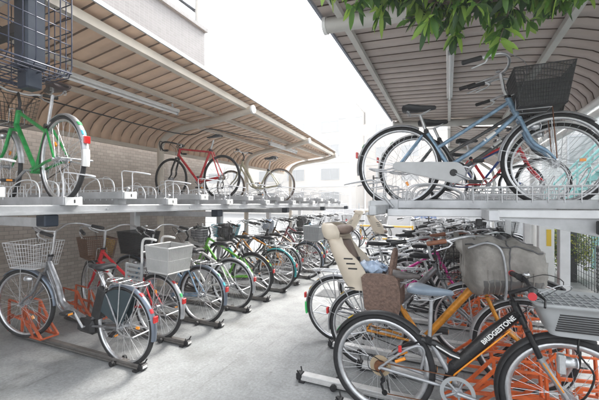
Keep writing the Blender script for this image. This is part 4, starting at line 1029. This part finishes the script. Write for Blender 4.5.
t = thing('signpost', 'thin tall dark post with a small top arm past the left row', 'post', (-2.35,11.6,0))
b = MB(); b.tube([(0,0,0),(0,0,2.35)], .03, BLKMET, 8); b.build('pole', t)
b = MB(); b.box(.03,.30,-.02,.02,2.24,2.28,BLKMET); b.build('cross_bar', t)
t = thing('pipe_barrier', 'yellow two bar pipe barrier across the far end of the aisle', 'barrier', (-1.9,11.4,0))
for z in (.62,.20): b = MB(); b.tube([(-.85,0,z),(.85,0,z)], .03, YELPIPE, 10); b.build('rail', t)
for x in (-.85,.85): b = MB(); b.tube([(x,0,0),(x,0,.66)], .03, YELPIPE, 10); b.build('post', t)
t = thing('drain_grate', 'dark square drain grate set in the concrete aisle', 'drain grate', (-1.62,4.92,.004))
b = MB(); dk = mat('drain iron', (.13,.135,.14), .6, .4); b.box(-.22,.22,-.22,.22,-.003,.002,dk)
b.build('frame', t)
b = MB()
for k in range(13): b.box(-.20,.20,-.20+k*.032,-.184+k*.032,.002,.008,mat('grate bar', (.22,.225,.23), .5, .4))
b.build('bars', t)

# ---- far buildings, overexposed
def far_building(label, x0, x1, y0, y1, h, m, wins, nf):
    t = thing('apartment_building', label, 'building', (0,0,0))
    b = MB(); b.box(x0,x1,y0,y1,0,h,m); b.build('wall', t)
    b = MB(); b.box(x0-.15,x1+.15,y0-.15,y1+.15,h,h+.35,WHITEB); b.build('roof', t)
    for (wx, ww) in wins:
        for f in range(nf):
            z = 1.35+f*2.75
            if z+1.5 > h: continue
            b = MB(); b.box(wx,wx+ww,y0-.08,y0-.01,z,z+.07,FRAMEG); b.box(wx,wx+ww,y0-.08,y0-.01,z+1.25,z+1.32,FRAMEG)
            b.box(wx,wx+.07,y0-.08,y0-.01,z+.07,z+1.25,FRAMEG); b.box(wx+ww-.07,wx+ww,y0-.08,y0-.01,z+.07,z+1.25,FRAMEG); b.box(wx+ww/2-.035,wx+ww/2+.035,y0-.07,y0-.01,z+.07,z+1.25,FRAMEG)
            w = b.build('window', t); b = MB(); b.box(wx+.07,wx+ww-.07,y0-.04,y0-.005,z+.07,z+1.25,GLASS); b.build('pane', w)
    for f in range(1, nf): 
        b = MB(); b.box(x0,x1,y0-.06,y0,f*2.75+.55,f*2.75+.65,WHITEB); b.build('string_course', t)
    return t
far_building('pale cream apartment block with rows of windows at the end of the aisle', -32, -9.5, 37, 46, 12.6, FARW, [(-30,2.2),(-26,2.2),(-22,2.2),(-18,2.2),(-13.6,2.2)], 5)
far_building('paler pinkish apartment block rising farther right behind the lamp post', -9.3, 3, 41, 50, 14.2, FARW2, [(-8,1.3),(-5,1.9),(-1.5,1.9)], 6)
t = thing('street_lamp', 'tall twin armed street lamp in front of the pinkish block', 'street lamp', (-8.2,30,0))
b = MB(); b.tube([(0,0,0),(0,0,9.3)], [.11,.06], WHITEB, 10); b.build('pole', t)
b = MB(); b.tube([(-.8,0,9.25),(.8,0,9.25)], .04, FRAMEG, 6); b.build('arm', t)
for s in (-1, 1): b = MB(); b.bbox(s*.8-.35,s*.8+.35,-.12,.12,9.18,9.30,.03,FRAMEG); b.build('lamp_head', t)
t = thing('round_sign', 'faint round red and white sign standing far off in the glare', 'sign', (-6.15,27,0))
b = MB(); b.tube([(0,0,0),(0,0,7.2)], .06, WHITEB, 8); b.build('pole', t)
b = MB(); b.disc((0,-.08,7.3), .46, .06, mat('pale red sign', (.74,.55,.52), .5), 28); b.build('sign_disc', t)
b = MB(); b.box(-.34,.34,-.125,-.112,7.22,7.38,WHITEB); b.build('white_bar', t)

# ---- right background
t = thing('white_brick_building', 'white painted brick building behind the turquoise staircase on the right', 'building', (0,0,0))
b = MB(); b.box(2.75,14,13.0,20,0,7.5,RBRICK); b.build('wall', t)
for x, z in ((3.4,2.6),(4.6,2.6),(5.9,2.6),(3.4,5.0),(4.6,5.0)):
    b = MB(); b.box(x,x+.7,12.93,12.995,z,z+.05,FRAMEG); b.box(x,x+.7,12.93,12.995,z+.85,z+.9,FRAMEG); b.box(x,x+.05,12.93,12.995,z+.05,z+.85,FRAMEG); b.box(x+.65,x+.7,12.93,12.995,z+.05,z+.85,FRAMEG)
    w = b.build('window', t); b = MB(); b.box(x+.05,x+.65,12.96,12.99,z+.05,z+.85,GLASS); b.build('pane', w)
t = thing('outdoor_staircase', 'turquoise steel staircase climbing outside the white brick building', 'staircase', (0,11.3,0))
for y in (0, 1.0):
    b = MB(); p0, p1 = Vector((2.4,y,.5)), Vector((5.6,y,4.1)); b.tube([p0,p1], .09, TEAL, 4); b.build('stringer', t)
    b = MB(); b.tube([p0+Vector((0,0,.9)),p1+Vector((0,0,.9))], .035, TEAL, 6); b.tube([p0+Vector((0,0,.5)),p1+Vector((0,0,.5))], .025, TEAL, 6)
    for k in range(13): q = p0+(p1-p0)*k/12; b.wire([q, q+Vector((0,0,.9))], .02, TEAL)
    b.build('handrail', t)
for k in range(15): q = Vector((2.4,0,.5))+(Vector((3.2,0,3.6)))*k/14; b = MB(); b.box(q.x-.13,q.x+.13,.06,.94,q.z-.02,q.z+.02,TEAL); b.build('tread', t)
t = thing('mesh_fence', 'dark steel mesh fence with slim posts right of the bush', 'fence', (2.02,0,0))
b = MB()
for k in range(42): b.wire([(0,2.9+k*.11,.05),(0,2.9+k*.11,1.12)], .0045, DARKF)
for k in range(12): b.wire([(0,2.9,.07+k*.095),(0,7.45,.07+k*.095)], .004, DARKF)
b.build('mesh_panel', t)
b = MB(); b.bbox(-.06,.06,7.36,7.50,0,1.35,.005,DARKF); b.build('post', t)
for k in range(3): b = MB(); b.bbox(-.03,.03,2.95+k*1.5-.03,2.95+k*1.5+.03,0,1.18,.005,DARKF); b.build('post', t)
t = thing('panel_fence', 'turquoise upright panel fence behind the dark mesh fence', 'fence', (2.75,0,0))
for k in range(16): b = MB(); b.bbox(0,.03,3.2+k*.36,3.2+k*.36+.335,.05,1.42,.006,TEAL); b.build('panel', t)
b = MB(); b.box(.04,.08,3.1,9,.35,.41,TEAL); b.box(.04,.08,3.1,9,1.15,1.21,TEAL); b.build('rail', t)
t = thing('equipment_cabinet', 'dark grey slatted metal cabinet between the mesh and turquoise fences', 'cabinet', (2.4,6.4,0))
b = MB(); b.bbox(-.22,.22,-.5,.5,0,.72,.02,DARKF); b.build('body', t)
b = MB()
for k in range(9): b.bbox(-.235,-.221,-.42,.42,.10+k*.06,.135+k*.06,.003,PLGREY)
b.build('louvres', t)

# ---- foliage
def leafmat(name, c, tr):
    m = bpy.data.materials.new(name); m.use_nodes = True; nt = m.node_tree; b = nt.nodes['Principled BSDF']
    nz = noise_nodes(nt, 6, 4, .6); col = ramp(nt, nz.outputs['Fac'], [(.3, tuple(x*.7 for x in c)), (.7, tuple(min(1, x*1.25) for x in c))]).outputs['Color']
    nt.links.new(col, b.inputs['Base Color']); b.inputs['Roughness'].default_value = .38
    t = nt.nodes.new('ShaderNodeBsdfTranslucent'); t.inputs['Color'].default_value = (*tr, 1)
    mx = nt.nodes.new('ShaderNodeMixShader'); mx.inputs[0].default_value = .45; out = nt.nodes['Material Output']
    nt.links.new(b.outputs[0], mx.inputs[1]); nt.links.new(t.outputs[0], mx.inputs[2]); nt.links.new(mx.outputs[0], out.inputs[0]); return m
LF = [leafmat('fresh leaf', (.05,.13,.022), (.17,.38,.04)), leafmat('deep leaf', (.018,.055,.014), (.04,.14,.02)), leafmat('yellow green leaf', (.17,.31,.05), (.50,.70,.12))]
LB = [leafmat('bush leaf', (.09,.15,.03), (.2,.3,.05)), leafmat('bush yellow leaf', (.32,.33,.05), (.5,.5,.1)), leafmat('bush dark leaf', (.035,.08,.02), (.1,.18,.03))]
BARK = mat('grey brown bark', (.12,.09,.07), .85, var=.4, scale=15, bump=.6)
def leaf(b, p, d, L, w, m, rnd):
    d = d.normalized(); side = d.cross(Vector((0,0,1))); side = side.normalized() if side.length > .1 else Vector((1,0,0))
    roll = rnd.uniform(-1,1); nrm = side.cross(d); side = side*math.cos(roll)+nrm*math.sin(roll); nrm = side.cross(d)
    pts = []; bend = rnd.random()
    for t_, k in ((0,.06),(.2,.62),(.45,1.0),(.7,.86),(.88,.45),(1,.02)):
        c = p+d*L*t_+Vector((0,0,-1))*L*(.10+.35*bend)*t_*t_; pts.append((c-side*w*k+nrm*w*.35*k, c, c+side*w*k+nrm*w*.35*k))
    vs = [q for r in pts for q in r]; fs = []
    for i in range(5): fs += [(3*i,3*i+1,3*i+4,3*i+3), (3*i+1,3*i+2,3*i+5,3*i+4)]
    b.add(vs, fs, m, True)
t = thing('leafy_tree', 'leafy tree whose fresh green branch hangs over the top right', 'tree', (0,0,0))
b = MB(); b.tube(curve([(1.75,1.1,0), (1.72,1.12,1.0), (1.66,1.15,2.0), (1.5,1.2,2.8), (1.3,1.25,3.5)], 5), [.13,.125,.12,.115,.11,.11,.11,.105,.10,.10,.10,.09,.09,.08,.08,.07,.07,.06,.05,.045,.04], BARK, 12); b.build('trunk', t)
limb = curve([(1.66,1.15,2.1), (1.25,1.6,2.42), (.85,1.9,2.43), (.35,1.92,2.41), (-.12,1.82,2.44), (-.55,1.68,2.68)], 10)
b = MB(); b.tube(limb, [.035-.030*i/(len(limb)-1) for i in range(len(limb))], BARK, 8)
rnd = random.Random(11); tw = []
for i in range(4, len(limb)):
    for k in range(6):
        p = limb[i]+Vector((0,0,rnd.uniform(-.02,.14))); f = i/(len(limb)-1)
        d = Vector((rnd.uniform(-.8,.5), rnd.uniform(-.9,.9), rnd.uniform(-.5,.75))).normalized(); Lg = rnd.uniform(.08,.34)*(1-.3*f)
        q = p+d*Lg; tw.append((p, q, d)); b.tube([p, (p+q)/2+Vector((0,0,.015)), q], [.004,.003,.002], BARK, 5)
b.build('limb', t)
f = MB()
for p, q, d in tw:
    for k in range(rnd.randint(14, 22)):
        s_ = rnd.uniform(.25, 1.0); o = p+(q-p)*s_
        dd = Vector((rnd.uniform(-1,1), rnd.uniform(-1,1), rnd.uniform(-1.2,.6)))+d*.4
        leaf(f, o, dd, rnd.uniform(.04,.108), rnd.uniform(.011,.021), rnd.choices(LF, (5,4,4))[0], rnd)
f.build('foliage', t)
f = MB()                                       # the rest of the crown, above and behind the picture
for k in range(1300):
    a, r, z = rnd.uniform(0,2*PI), rnd.uniform(.2,1.1), rnd.uniform(2.9,4.6); o = Vector((1.9+r*math.cos(a), .9+r*math.sin(a)*.8, z))
    leaf(f, o, Vector((rnd.uniform(-1,1),rnd.uniform(-1,1),rnd.uniform(-1,.5))), rnd.uniform(.09,.15), .024, rnd.choice(LF), rnd)
f.build('foliage', t)
t = thing('bush', 'yellow green bush growing between the white panel and dark fence', 'bush', (2.0,7.75,0))
b = MB()
for k in range(9): a = k*.7; b.tube([(0,0,0),(.12*math.cos(a),.12*math.sin(a),.35),(.25*math.cos(a),.25*math.sin(a),.8)], [.012,.008,.004], BARK, 5)
b.build('stem', t)
f = MB()
for k in range(4500):
    a, e_ = rnd.uniform(0,2*PI), rnd.uniform(-.9,1.2); r = (rnd.random()**.4)*(.46+.10*math.sin(3*a+4*e_)); o = Vector((r*math.cos(a)*math.cos(e_), r*1.2*math.sin(a)*math.cos(e_), .62+1.2*r*math.sin(e_)))
    leaf(f, o, Vector((rnd.uniform(-1,1),rnd.uniform(-1,1),rnd.uniform(-.5,1))), rnd.uniform(.03,.06), .013, rnd.choices(LB, (4,4,3))[0], rnd)
f.build('foliage', t)

b = MB(); b.box(-60,60,-20,75,-1,18.5,CONC); hz = b.build('haze'); tag(hz, kind='stuff'); hz.data.materials.clear()
hm = bpy.data.materials.new('bright air'); hm.use_nodes = True; n_ = hm.node_tree; n_.nodes.remove(n_.nodes['Principled BSDF'])
pv = n_.nodes.new('ShaderNodeVolumePrincipled'); pv.inputs['Density'].default_value = .0058; pv.inputs['Color'].default_value = (.97,.975,.98,1); pv.inputs['Anisotropy'].default_value = .35
n_.links.new(pv.outputs[0], n_.nodes['Material Output'].inputs['Volume']); hz.data.materials.append(hm)
# ================================================================== LIGHT, CAMERA
W = bpy.data.worlds.new('World'); bpy.context.scene.world = W; W.use_nodes = True; nt = W.node_tree; bg = nt.nodes['Background']
sky = nt.nodes.new('ShaderNodeTexSky'); sky.sky_type = 'NISHITA'; sky.sun_disc = False; sky.sun_elevation = R_(48); sky.sun_rotation = R_(15); sky.dust_density = 4; sky.air_density = 1.2; sky.ozone_density = 1.5
hs = nt.nodes.new('ShaderNodeHueSaturation'); hs.inputs['Saturation'].default_value = .18; nt.links.new(sky.outputs[0], hs.inputs['Color']); nt.links.new(hs.outputs[0], bg.inputs['Color'])
bg.inputs['Strength'].default_value = .15
sl = bpy.data.lights.new('sun', 'SUN'); sl.energy = 1.2; sl.angle = R_(14); sl.color = (1,.95,.87); so = bpy.data.objects.new('sun', sl); C.objects.link(so)
# sun_rotation 15 deg, elevation 48: it stands beyond the far end of the aisle, high up
az = R_(15); el = R_(48); d = Vector((math.sin(az)*math.cos(el), math.cos(az)*math.cos(el), math.sin(el)))
so.rotation_euler = d.to_track_quat('Z', 'Y').to_euler(); so.location = d*30
cam = bpy.data.cameras.new('camera'); co = bpy.data.objects.new('camera', cam); C.objects.link(co); bpy.context.scene.camera = co
cam.sensor_width = 36; cam.lens = 36*335/599; cam.clip_end = 400; cam.clip_start = .05
co.location = (0,0,1.4); co.rotation_euler = (R_(90),0,R_(23.9)); cam.shift_y = 3/599
sc = bpy.context.scene
sc.view_settings.view_transform = 'Standard'; sc.view_settings.look = 'None'; sc.view_settings.gamma = 1; sc.view_settings.exposure = EXPO
sc.cycles.use_denoising = True; sc.cycles.max_bounces = 8; sc.cycles.diffuse_bounces = 5; sc.cycles.glossy_bounces = 3; sc.cycles.transparent_max_bounces = 8
